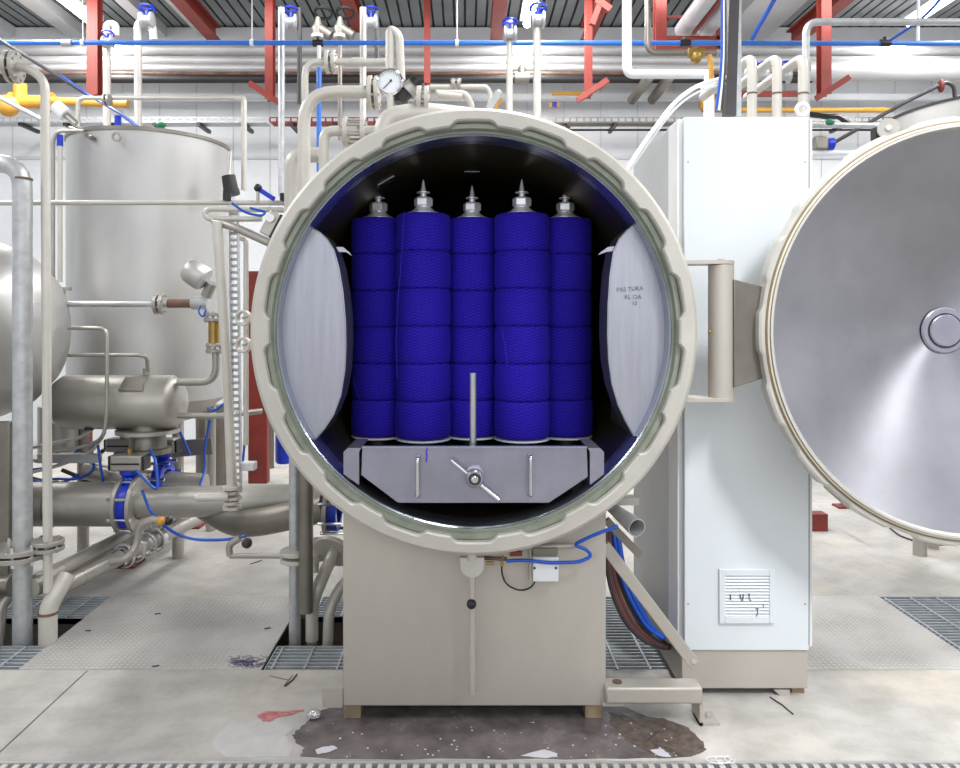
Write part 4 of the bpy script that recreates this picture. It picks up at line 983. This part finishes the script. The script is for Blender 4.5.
# ------------------------------------------------------------------ carrier with yarn
YC = 2.665
ca_ = thing('yarn_carrier', 'stainless yarn carrier tray with chamfered front panel inside the vessel', 'carrier', P(474,503,YC))
poly = [(362,447),(587,447),(588,477),(549,503),(398,503),(361,475)]
MB().prism([P(x,y,YC) for x,y in poly], (0,.012,0)).build('front_panel', 'carrier', ca_, bevel=.002)
MB().box(P(362,0,YC).x, P(587,0,YC).x, YC-.006, YC+.018, P(0,448,YC).z, P(0,446,YC).z).build('top_lip', 'lip', ca_)
MB().box(-.38, .40, YC+.02, 3.9, .94, .96).build('platform', 'drum', ca_)
MB().box(-.2, .22, YC+.06, 3.9, .84, .94).build('sump', 'drum', ca_)
for px, y0, y1 in ((418,457,495),(530,455,494)):
    a = P(px,y0,YC); b = P(px,y1,YC); o_ = Vector((0,-.03,0))
    MB().sweep([a, a+o_, b+o_, b], .0065, 12, .012).build('handle', 'chrome', ca_)
    for e_ in (a, b): MB().lathe([(.011,0),(.009,.004)], e_, (0,-1,0), 16).build('handle_boss', 'carrier', ca_)
kc = P(474.5,476,YC)
MB().lathe([(.036,0),(.036,.01),(.03,.014)], kc+Vector((0,0,.007)), (0,-1,0), 36).build('hub_plate', 'carrier', ca_)
hb_ = MB().lathe([(.028,.0),(.032,.01),(.032,.04),(.026,.046),(.02,.046),(.02,.038)], kc+Vector((0,-.01,0)), (0,-1,0), 36, capb=True).build('clamp_knob', 'carrier', ca_, bevel=.002)
MB().ring(kc+Vector((0,-.058,0)), (0,1,0), .021, .015, .006, 28).build('knob_groove', 'cable', hb_)
MB().lathe([(.012,0),(.012,.014),(.010,.016),(.0,.016)], kc+Vector((0,-.05,0)), (0,-1,0), 20).build('centre_nut', 'chrome', hb_)
MB().cyl(P(451,460,YC-.03), P(498.5,500,YC-.03), .0078).build('cross_bar', 'chrome', hb_)
MB().cyl(P(473,373,2.72), Vector((P(473,373,2.72).x, 2.72, .96)), .0125, n=20).build('upright_rod', 'rod', ca_)
pipe('yarn_strand', 'loose blue yarn strand hanging over the carrier panel edge', 'yarn', [P(428,446,YC-.004), P(426,452,YC-.004), P(427,456,YC-.004), P(426,462,YC-.004)], .0022, 'thread', .01)

def lathe_z(prof, name, m, parent, c, n=40, **k_): return MB().lathe(prof, c, (0,0,1), n).build(name, m, parent, **k_)
YFR, YBK = 3.08, 3.19
cols = [(378.4,YBK,'back','leftmost'),(423.3,YFR,'front','second from left'),(472,YBK,'back','middle'),(521.8,YFR,'front','second from right'),(565.3,YBK,'back','rightmost')]
rank = ['topmost','second from top','third from top','fourth from top','fifth from top','bottom']
proto = None
for px, Yc, row, lb in cols:
    top_px, bot_px = (211,441) if row=='front' else (216,438)
    rr = .1145; zt_ = P(0,top_px,Yc-rr).z; zb_ = P(0,bot_px,Yc-rr).z; hh = (zt_-zb_)/6; x = (px-VX)*Yc/F
    for i in range(6):
        zc = zt_-hh*(i+1)
        if proto is None:
            h2 = hh-.001
            prof = [(.03,.001),(rr*.9,.0),(rr*.955,.003),(rr*.99,.014),(rr*1.0,h2*.3),(rr*1.004,h2*.5),(rr*1.0,h2*.7),(rr*.99,h2-.014),(rr*.955,h2-.003),(rr*.9,h2),(.03,h2)]
            o = MB().lathe(prof, (x,Yc,zc), (0,0,1), 64).build('yarn_package', 'yarn', ang=60); proto = o
        else:
            o = proto.copy(); COL.objects.link(o)
        o.location = (x + random.uniform(-.0015,.0015), Yc, zc); o.rotation_euler = (0,0,random.uniform(0,6)); k_ = random.uniform(.99,1.012); o.scale = (k_,k_,hh/ (proto.dimensions.z or hh) if False else 1)
        tag(o, 'deep blue wound yarn package, %s in the %s column' % (rank[i], lb), 'yarn package', 'blue yarn packages in the vessel')
    c = Vector((x,Yc,zt_))
    sp = thing('yarn_spindle', 'steel spindle with hex nut and pin holding the %s yarn column' % lb, 'spindle', (x,Yc,.96), 'spindles of the yarn columns')
    MB().cyl((x,Yc,.962), (x,Yc,zt_+.01), .02, n=16).build('rod', 'rod', sp)
    MB().lathe([(.115,.964-zb_ if False else 0),(.115,.006),(.06,.008),(0,.008)], (x,Yc,zb_-.010), (0,0,1), 48).build('base_plate', 'white', sp)
    MB().cyl((x,Yc,.962), (x,Yc,zb_-.01), .05, n=24).build('base_foot', 'drum', sp)
    MB().lathe([(.078,0),(.078,.004),(.05,.014),(.032,.03),(.032,.034)], c, (0,0,1), 40).build('cone_washer', 'nut', sp)
    MB().lathe([(.034,.034),(.04,.038),(.04,.066),(.034,.072),(.02,.074)], c, (0,0,1), 6, ph=.25+.3*random.random()).build('hex_nut', 'nut', sp, bevel=.002)
    MB().lathe([(.013,.074),(.013,.088),(.028,.09),(.028,.094),(.012,.098),(.009,.112),(.006,.13),(.0015,.148)], c, (0,0,1), 24).build('pin', 'nut', sp)
# loose strands on the columns
for i, (pts, lb) in enumerate(((((404,212),(402,250),(398,300),(396,340),(397,378)), 'loose blue thread running down the second column from left'),
        (((353,378),(356,390),(362,405),(368,411)), 'loose blue thread across the lower left column'),
        (((502,330),(505,345),(507,360),(507,366)), 'loose blue thread on the second column from right'))):
    Yt = (2.96,3.10,2.96)[i]
    tag(MB().sweep([P(x,y,Yt+ .02*abs(j-2)*0) for j,(x,y) in enumerate(pts)], .0012, 6).build('loose_thread', 'thread'), lb, 'thread')

# ------------------------------------------------------------------ cabinet
cb = thing('electric_cabinet', 'tall white electrical cabinet on a beige plinth right of the vessel', 'cabinet', (1.11, 3.3, 0))
YK = 2.93; cx0, cx1 = P(684.5,0,YK).x, P(809,0,YK).x; cz0, cz1 = P(0,650.5,YK).z, P(0,117,YK).z
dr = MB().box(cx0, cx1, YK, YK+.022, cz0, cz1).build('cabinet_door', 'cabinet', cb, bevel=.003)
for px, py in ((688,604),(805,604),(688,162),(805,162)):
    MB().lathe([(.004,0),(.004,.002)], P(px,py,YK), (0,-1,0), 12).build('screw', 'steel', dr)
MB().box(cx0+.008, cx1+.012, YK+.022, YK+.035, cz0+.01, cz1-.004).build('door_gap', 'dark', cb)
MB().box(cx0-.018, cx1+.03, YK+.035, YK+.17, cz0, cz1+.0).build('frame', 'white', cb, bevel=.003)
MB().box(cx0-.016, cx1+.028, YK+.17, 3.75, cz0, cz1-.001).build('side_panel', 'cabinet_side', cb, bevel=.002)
q = MB().box(cx0-.008, cx1+.0, YK+.01, 3.74, P(0,690,YK).z+.0, cz0-.003); q.build('plinth', 'beige', cb, bevel=.004)
for x in (cx0+.04, cx1-.03):
    for y in (YK+.03, 3.62): MB().box(x-.025, x+.025, y, y+.06, .0 if y<3.1 else .013, P(0,690,YK).z).build('foot', 'leg_steel', cb)
q = MB().prism([P(774,690,YK+.01),P(790,690,YK+.01),P(790,701,YK+.01),P(786,701,YK+.01)], (0,.01,0)); q.build('gusset', 'beige', cb)
# grille
gr = MB(); gx0, gx1, gz0, gz1 = P(718.5,0,YK).x, P(773.5,0,YK).x, P(0,622.5,YK).z, P(0,568.5,YK).z
ix0, ix1, iz0, iz1 = P(724,0,YK).x, P(768.5,0,YK).x, P(0,616,YK).z, P(0,575,YK).z
gr.box(gx0,ix0,YK-.012,YK,gz0,gz1); gr.box(ix1,gx1,YK-.012,YK,gz0,gz1); gr.box(ix0,ix1,YK-.012,YK,gz0,iz0); gr.box(ix0,ix1,YK-.012,YK,iz1,gz1)
g_ = gr.build('vent_grille', 'cabinet', dr, bevel=.002)
q = MB().box(ix0,ix1,YK-.003,YK-.001,iz0,iz1); q.build('grille_backing', 'galv', dr)
q = MB()
for i in range(13):
    z = iz0 + (iz1-iz0)*(i+.15)/13; q.prism([Vector((ix0,YK-.011,z)), Vector((ix0,YK-.009,z+.001)), Vector((ix0,YK-.002,z+.0085)), Vector((ix0,YK-.004,z+.0085))], (ix1-ix0,0,0))
q.build('grille_slats', 'cabinet', dr)
def strokes(lst, Y_, r, m, parent, name):
    for st_ in lst: MB().sweep([P(x,y,Y_) for x,y in st_], r, 6).build(name, m, parent)
strokes([[(730.5,594),(730.6,600)],[(740,594),(741,599),(743,600)],[(743.5,594),(743,599)],[(743,597),(742.5,601)],[(748,594),(750,594),(749,597),(751,601)],
         [(755.5,608.5),(758,608.5),(757.5,611),(758,614),(756,616)],[(763,604.5),(764,606),(763.5,607)]], YK-.0125, .0016, 'ink', dr, 'pen_mark')

# ------------------------------------------------------------------ attachments on base
jb = thing('junction_box', 'small white junction box with two screws on the vessel base', 'junction box', P(545,580,2.72))
a, b = P(532.5,580,2.72), P(558,556,2.72)
MB().box(a.x, b.x, 2.70, 2.76, a.z, b.z).build('lid', 'white', jb, bevel=.004); MB().box(a.x+.0, b.x-.002, 2.715, 2.76, b.z, b.z+.03).build('back_plate', 'steel_dark', jb, bevel=.002)
q = MB(); 
for px in (534.5,556): q.lathe([(.005,0),(.005,.002)], P(px,568,2.70), (0,-1,0), 12)
q.build('screw', 'ink', jb)
MB().box(P(529,0,2.74).x, P(531.5,0,2.74).x, 2.73, 2.76, P(0,580,2.74).z, P(0,549,2.74).z).build('mounting_strip', 'beige', jb)
tag(MB().box(P(510,0,2.75).x, P(522,0,2.75).x, 2.745, 2.759, P(0,556,2.75).z, P(0,551,2.75).z).build('name_plaque', 'red_paint'), 'tiny red plaque on the vessel base under the ring', 'plaque')
tag(MB().cyl(P(520,548,2.735), P(573,545.5,2.735), .0095).build('conduit', 'beige'), 'short beige conduit under the ring above the white box', 'conduit')
pipe('blue_hose', 'bright blue hose looping in front of the white junction box', 'hose', [P(506,561,2.69),P(525,560,2.69),P(550,563,2.69),P(580,562,2.69),P(592,556,2.69),P(586,549,2.69),P(573,545,2.70),P(596,534,2.66),P(618,526,2.66)], .0065, 'blue_hose', .03)
pipe('black_cable', 'thin black cable loop below the white junction box', 'cable', [P(502,561,2.70),P(501.5,573,2.72),P(506,585,2.735),P(520,591,2.735),P(531,588,2.735),P(536,580,2.73)], .0032, 'black', .04)
o = thing('cable_gland', 'small brass gland where the blue hose starts under the ring', 'fitting', P(504,562,2.70))
MB().cyl(P(503,556,2.70), P(502,566,2.70), .006).build('body', 'brass', o); MB().cyl(P(486,563,2.71), P(494,563,2.71), .006).build('side_screw', 'brass', o)

# brace, step channel, chute
br = thing('diagonal_brace', 'beige diagonal strut from the vessel base down to the cabinet foot', 'brace', P(703,680,2.74))
MB().beam(P(604,545,2.79), P(695,665,2.80), .045, .02, (0,1,0)).build('bar', 'beige', br, bevel=.004)
MB().cyl(P(694,661,2.785), P(694,661,2.81), .01).build('bolt', 'steel', br)
stp = thing('step_channel', 'low horizontal beige steel channel between vessel base and cabinet', 'channel', P(655,700,2.72))
a, b = P(606,688,2.72), P(703,704.5,2.72)
MB().box(a.x, b.x, 2.72, 2.80, b.z, a.z).build('beam', 'beige', stp, bevel=.008)
MB().box(b.x-.012, b.x+.0, 2.72, 2.82, 0, b.z).build('leg', 'beige', stp); MB().box(b.x-.012, b.x+.06, 2.72, 2.80, 0, .012).build('foot_plate', 'beige', stp)
MB().cyl((b.x+.035,2.76,.012),(b.x+.035,2.76,.03), .012, n=6).build('foot_bolt', 'chrome', stp)
MB().lathe([(.018,0),(.018,.003)], Vector((a.x+.05,2.765,a.z)), (0,0,1), 24).build('cap', 'rust', stp)
MB().box(a.x-.01, a.x+.07, 2.73, 2.85, b.z-.012, b.z).build('shim', 'beige', stp)
ch = thing('discharge_chute', 'grey sheet metal funnel sticking out right of the ring bottom', 'chute', P(628,528,2.75))
d = (P(637,527,2.66)-P(610,505,2.85)); MB().lathe([(.02,0),(.034,d.length),(.031,d.length),(.018,.004)], P(610,506,2.85), d, 32, capa=True, capb=False).build('funnel', 'galv', ch)
MB().beam(P(598,500,2.86), P(638,500,2.86), .05, .03).build('holder', 'steel', ch)
MB().beam(P(606,520,2.87), P(640,555,2.87), .02, .03).build('stay', 'steel_dark', ch)
for i in range(9):
    off = i*1.7
    m = ('cable','cable_red','cable','cable_red','blue_hose','cable','blue_hose','blue_hose','cable')[i]
    Yc = 2.98 + .012*i
    pts = [P(604+off,530,Yc), P(606+off,565,Yc), P(612+off*1.4,595,Yc), P(626+off*1.6,625,Yc), P(646+off*1.4,643,Yc), P(664+off*.6,648,Yc+.05)]
    if m == 'blue_hose': pts = [P(606+off,530,Yc), P(612+off,570,Yc), P(622+off*1.2,600,Yc), P(640+off,628,Yc), P(660+off*.4,638,Yc)]
    nm = {'cable':'dark_cable','cable_red':'brown_cable','blue_hose':'blue_hose'}[m]
    tag(MB().sweep(pts, .0085, 8, .2).build(nm, m), '%s in the hanging bundle between base and cabinet, %s from the left' % ({'cable':'dark grey cable','cable_red':'reddish brown cable','blue_hose':'blue hose'}[m], ['first','second','third','fourth','fifth','sixth','seventh','eighth','ninth'][i]), 'cable', 'hanging cable bundle')

# ------------------------------------------------------------------ trench covers
def grate(name, label, x0, x1, y0, y1, z=0.0, step_y=.033, step_x=.1, cutl=None):
    o = thing(name, label, 'floor grate', ((x0+x1)/2, (y0+y1)/2, z-.03))
    q = MB(); y = y0+.004
    while y < y1: 
        q.box(x0, x1, y-.004, y+.004, z-.03, z-.003); y += step_y
    q.build('bearing_bars', 'grate', o)
    x = x0+.03
    while x < x1-.01: MB().box(x-.0045, x+.0045, y0, y1, z-.006, z).build('cross_bar', 'grate', o); x += step_x
    q = MB().box(x0,x0+.005,y0,y1,z-.03,z); q.box(x1-.005,x1,y0,y1,z-.03,z); q.box(x0,x1,y0,y0+.004,z-.03,z); q.box(x0,x1,y1-.004,y1,z-.03,z); q.build('edge_frame', 'grate', o)
    return o
XL = -1.904; XR = -.873
grate('floor_grate', 'galvanised floor grate left of the tread plate, nearer one', -4.2, XL-.004, TY0+.002, 3.385, step_x=.12)
grate('floor_grate', 'galvanised floor grate left of the tread plate, farther one behind the pit', -4.2, XL-.004, 3.70, TY1-.002, step_x=.12)
grate('floor_grate', 'galvanised floor grate just left of the machine base, nearer one', XR+.01, -.30, TY0+.002, 3.385, step_x=.14)
grate('floor_grate', 'galvanised floor grate behind the two standpipes left of the base', -.80, .30, 3.72, TY1-.002, step_x=.14)
grate('floor_grate', 'galvanised floor grate under the cable bundle between base and cabinet', .48, 1.1, TY0+.002, TY1-.002, step_x=.14)
grate('floor_grate', 'galvanised floor grate at the right edge beside the tread plate', 2.217, 4.5, TY0+.002, TY1-.002, step_x=.14)
pl = MB().box(XL, XR, TY0, TY1, -.006, .005).build('tread_plate', 'tread', bevel=.002); tag(pl, 'patterned steel tread plate over the trench left of the base', 'floor plate')
q = MB()
for px, py in ((157,614.5),(88,631),(267,629),(155,667)): 
    a = PF(px,py,.005); q.sweep([a+Vector((-.012,0,.001)), a+Vector((.014,.01 if px>150 else 0,.001))], .004, 6)
q.build('lift_slots', 'ink', pl)
pl = MB().box(1.104, 2.213, TY0, TY1, -.006, .005).build('tread_plate', 'tread', bevel=.002); tag(pl, 'patterned steel tread plate right of the white cabinet', 'floor plate')
# two pipes standing in pit under ring
o = tag(MB().cyl(P(295,420,3.5), P(295,700,3.5), .028, n=20).build('standpipe', 'galv'), 'light grey standpipe under the left side of the ring', 'pipe')
q = MB(); c = P(296,557,3.5)
for dz in (.015,-.02): q.lathe([(.075,0),(.075,.02)], c+Vector((0,0,dz)), (0,0,1), 28)
q.build('flange', 'white_pipe', o, bevel=.002)
o = tag(MB().sweep([P(306,400,3.42), P(306,612,3.42)], .033, 20).build('standpipe', 'steel_dark'), 'darker thick standpipe in front of the light one under the ring', 'pipe')
MB().cyl(P(305,612,3.42), P(312,600,3.42), .0335)
tag(MB().cyl(P(312,606,3.5), P(312,700,3.5), .024).build('pit_pipe', 'steel'), 'short pipe below the dark standpipe in the pit', 'pipe')
o = tag(MB().sweep([P(338,544,3.7), P(334,552,3.62), P(317,590,3.48), P(312,606,3.5), P(312,640,3.5)], .03, 18, .06).build('slanted_pipe', 'white_pipe'), 'pale slanted pipe with round flange left of the machine base', 'pipe')
MB().lathe([(.1,0),(.1,.025)], P(334,549,3.66), P(317,590,3.48)-P(338,544,3.7), 32).build('flange', 'white_pipe', o, bevel=.003)
tag(MB().sweep([P(352,575,3.6), P(338,590,3.55), P(329,610,3.5), P(326,700,3.5)], .026, 16, .08).build('pit_pipe', 'white_pipe'), 'pale curved pipe diving into the pit beside the base', 'pipe')
tag(MB().cyl(P(316,538,3.7), P(316,572,3.7), .016).build('vent_stub', 'white_pipe'), 'short pale stub with caps behind the two standpipes', 'pipe')
tag(MB().lathe([(.04,0),(.04,.03)], P(316,560,3.7), (0,0,1), 20).build('stub_cap', 'white_pipe'), 'round pale cap behind the two standpipes', 'cap')

# drain channel at the front
dg = thing('drain_channel', 'slotted drain channel running along the very front', 'drain', (.3, 2.36, -.12))
MB().box(-3.5, 3.5, 2.49, 2.503, -.03, .002).build('frame_edge', 'galv', dg)
q = MB(); x = -2.2
while x < 2.4:
    q.prism([Vector((x,2.23,-.02)), Vector((x+.02,2.23,-.02)), Vector((x+.028,2.49,-.02)), Vector((x+.008,2.49,-.02))], (0,0,.018)); x += .0395
q.build('slot_bars', 'white_pipe', dg)
# puddle etc
def blob(name, pts, m, z, label, cat, jitter=.6, sub=3, kind=None):
    out = []
    n = len(pts)
    for i in range(n):
        a, b = Vector(pts[i]), Vector(pts[(i+1)%n])
        for k_ in range(sub): 
            p = a.lerp(b, k_/sub); out.append((p.x+random.uniform(-jitter,jitter)*2, p.y+random.uniform(-jitter,jitter)))
    ps = [PF(x,y,z) for x,y in out]
    q = MB().prism(ps, (0,0,.0006)); o = q.build(name, m)
    return tag(o, label, cat, kind=kind)
blob('wet_patch', [(292,735),(300,729),(306,722),(318,712),(338,706),(400,704),(470,703),(560,703),(622,706),(640,714),(672,722),(688,727),(700,740),(706,750),(690,757),(600,759),(470,759),(340,759),(300,757),(303,748),(296,742)], 'wet', .0002, 'dark wet patch on the concrete in front of the machine base', 'puddle', .8, 4)
blob('wet_patch', [(608,712),(640,720),(662,718),(684,727),(698,737),(705,748),(692,756),(660,758),(640,748),(626,740),(614,728)], mat('brown wet grit', (112,98,88), 0, .45, .2, 30, .5, 40, rgb2=(60,50,46)), .0009, 'brown gritty damp patch at the right end of the dark wet patch', 'puddle', 1.2, 4)
blob('foam_puddle', [(315,750),(322,747),(334,746),(338,748),(330,752),(318,754)], 'foam', .0012, 'small pale foam spot left in the wet patch', 'puddle', .3)
blob('foam_puddle', [(520,756),(532,752),(545,750),(556,753),(558,757),(540,758)], 'foam', .0012, 'pale foam spot at the front middle of the wet patch', 'puddle', .5)
blob('foam_puddle', [(650,750),(662,749),(668,753),(671,757),(658,756)], 'foam', .0012, 'pale foam spot at the right end of the wet patch', 'puddle', .4)
blob('pale_puddle', [(228,722),(250,716),(280,719),(292,728),(285,738),(296,748),(288,757),(225,757),(214,745),(222,732)], mat('damp concrete', (190,186,186), 0, .22, .06, 14), .0002, 'pale damp patch left of the dark wet patch', 'puddle', 1.2)
blob('dye_stain', [(258,715),(266,711),(285,712),(303,709),(304,711),(288,716),(276,717),(272,721),(264,722),(259,719)], 'stain_red', .0014, 'bright red dye stain on the floor left of the base', 'stain', .5)
sp2 = MB(); random.seed(5)
for i in range(60):
    p = PF(random.uniform(330,680), random.uniform(722,757), .001); r = random.uniform(.0015,.005); sp2.lathe([(r,0),(r*.7,.001)], p, (0,0,1), 7)
tag(sp2.build('foam_specks', 'foam'), 'scatter of tiny white foam specks over the dark wet patch', 'foam specks', kind='stuff')
a = PF(314,719); tag(MB().sphere(a+Vector((0,0,.018)), .026, 10, (1.1,.9,.7)).build('foil_ball', 'foil'), 'small crumpled silver ball by the machine base foot', 'foil ball')
q = MB(); random.seed(3)
for i in range(90):
    p = PF(random.gauss(247,9), random.gauss(662.5,2.6), .0065); 
    if p.y < TY0+.01: p.y = TY0+.02
    d1 = Vector((random.uniform(-.02,.02), random.uniform(-.02,.02), 0)); q.sweep([p-d1, p+Vector((random.uniform(-.008,.008),random.uniform(-.008,.008),.001)), p+d1], .0009, 4)
tag(q.build('thread_fluff', 'purple'), 'tangle of violet thread fluff on the front corner of the left tread plate', 'thread fluff', kind='stuff')
q = MB(); cpt = PF(718,760,.006)
for i in range(3):
    pts = [cpt+Vector(((.04-.012*i)*math.cos(a)+.02*i, (.02)*math.sin(a)-.0, .001*i)) for a in [2*PI*k_/14*(1 if i%2 else -1) for k_ in range(13)]]
    q.sweep(pts, .0018, 6)
tag(q.build('white_string', 'white'), 'curled bit of white string near the drain at front right', 'string')
for (x0,y0,x1,y1), lb in (((770,697,793,714),'thin dark sliver on the floor under the cabinet'),((646,741,657,731),'thin dark sliver in the wet patch at right'),((285,686,297,674),'thin dark sliver behind the small grate left of the base'),((250,564,262,560),'small dark sliver on the floor near the two standpipes')):
    a, b = PF(x0,y0,.003), PF(x1,y1,.003); tag(MB().sweep([a, a.lerp(b,.5)+Vector((.006,0,0)), b], .0028, 6).build('debris_sliver', 'ink'), lb, 'debris')
a = PF(852,509); q = MB().box(a.x-.1,a.x+.1,a.y,a.y+.12,0,.015); q.prism([a+Vector((-.06,.02,.015)), a+Vector((.07,.02,.015)), a+Vector((.0,.02,.07))], (0,.06,0)); tag(q.build('floor_support', 'red_dark'), 'dark red support foot on the floor behind the open door', 'support')
a = PF(933,548); q = MB().cyl(a, a+Vector((0,0,.05)), .035); o = tag(q.build('floor_fitting', 'steel'), 'small green topped fitting on the floor under the open door', 'fitting'); MB().cyl(a+Vector((0,0,.05)), a+Vector((0,0,.08)), .037).build('green_top', 'green', o, label='green top')
pipe('floor_cable', 'thin dark cable lying on the floor under the open door', 'cable', [PF(890,528,.006), PF(900,536,.006), PF(918,542,.006), PF(940,545,.006), PF(965,541,.006)], .006, 'cable', .05)
tag(MB().box(P(806,0,5.2).x, P(828,0,5.2).x, 5.2, 5.3, 0, .12).build('red_block', 'red_dark'), 'red steel block on the floor just right of the cabinet, far back', 'block')
tag(MB().beam(P(825,486,5.2), P(850,508,4.9), .02, .02).build('dark_strut', 'steel_dark'), 'thin dull strut reaching down to the red foot behind the door', 'strut')

# tank behind the open door on the right
Yt = 4.2; tc_ = Vector((P(1003,0,Yt).x, Yt, 0)); 
al0 = math.atan((883-VX)/F); D = tc_.xy.length; al = math.atan2(tc_.x, tc_.y); rt = D*math.sin(al-al0)
t2 = thing('storage_tank', 'big stainless tank with dark rim peeking above the open door', 'tank', (tc_.x, tc_.y, 0))
zr = P(0,83,Yt-rt).z
MB().lathe([(rt,.9),(rt,zr),(rt-.01,zr),(rt-.01,zr-.3),(0,zr-.3)], tc_, (0,0,1), 96).build('shell', 'tank', t2)
MB().lathe([(rt+.008,zr-.004),(rt+.008,zr+.008),(rt-.012,zr+.008),(rt-.012,zr-.004)], tc_, (0,0,1), 96, close=True).build('rim', 'cable', t2)
for a in (270,60,110,0):
    p = tc_+Vector((math.cos(math.radians(a)),math.sin(math.radians(a)),0))*(rt-.08); MB().cyl((p.x,p.y,0),(p.x,p.y,.9),.04).build('leg','steel',t2)
p = P(888,129,3.75); MB().lathe([(.05,0),(.05,.02)], p, (-.4,-1,0), 24).build('hinge_lug', 'steel', t2); MB().lathe([(.014,0),(.014,.01)], p+Vector((-.01,-.022,0)), (-.4,-1,0), 16).build('lug_pin', 'white', t2)
MB().box(P(876,0,4.3).x, P(886,0,4.3).x, 4.3, 4.36, P(0,143,4.3).z, P(0,127,4.3).z).build('black_bracket', 'black', t2)

# ------------------------------------------------------------------ light, world, camera
def area(name, loc, rot, sx, sy, e, col=(1,1,1)):
    l = bpy.data.lights.new(name, 'AREA'); l.shape = 'RECTANGLE'; l.size = sx; l.size_y = sy; l.energy = e; l.color = col
    o = bpy.data.objects.new(name, l); COL.objects.link(o); o.location = loc; o.rotation_euler = rot; return o
for X, e in ((-4.07, 330), (.67, 330), (4.86, 330)):
    area('tube_row_light', (X, 4.6, 4.62), (0,0,0), .25, 7.6, e*.8)
fl_ = area('dish_highlight_light', (2.05, -.2, 4.4), (math.radians(42), 0, 0), .2, .9, 20); fl_.data.spread = math.radians(50)  # added lamp with no fixture, aimed at the door dish for its highlight fan
area('wall_fill_light', (0, 6.6, 4.4), (math.radians(38), 0, 0), 11, .3, 75)  # added lamp with no fixture, brightens the far wall
area('hall_front_light', (0, -3.2, 3.2), (math.radians(78), 0, 0), 8, 2.6, 90, (.95,.97,1))  # broad cool area lamp behind the camera, facing into the hall
w = bpy.data.worlds.new('hall'); bpy.context.scene.world = w; w.use_nodes = True
bg = w.node_tree.nodes['Background']; bg.inputs[0].default_value = (.93,.96,1,1); bg.inputs[1].default_value = .74
cam = bpy.data.cameras.new('camera'); co = bpy.data.objects.new('camera', cam); COL.objects.link(co)
co.location = (0,0,H); co.rotation_euler = (PI/2,0,0); cam.sensor_width = 36; cam.lens = 36*F/960
cam.shift_x = (480-VX)/960; cam.shift_y = -(384-VY)/960; cam.clip_start = .05
sc = bpy.context.scene; sc.camera = co
sc.view_settings.view_transform = 'Standard'; sc.view_settings.look = 'None'; sc.view_settings.exposure = 0.1; sc.view_settings.gamma = 1
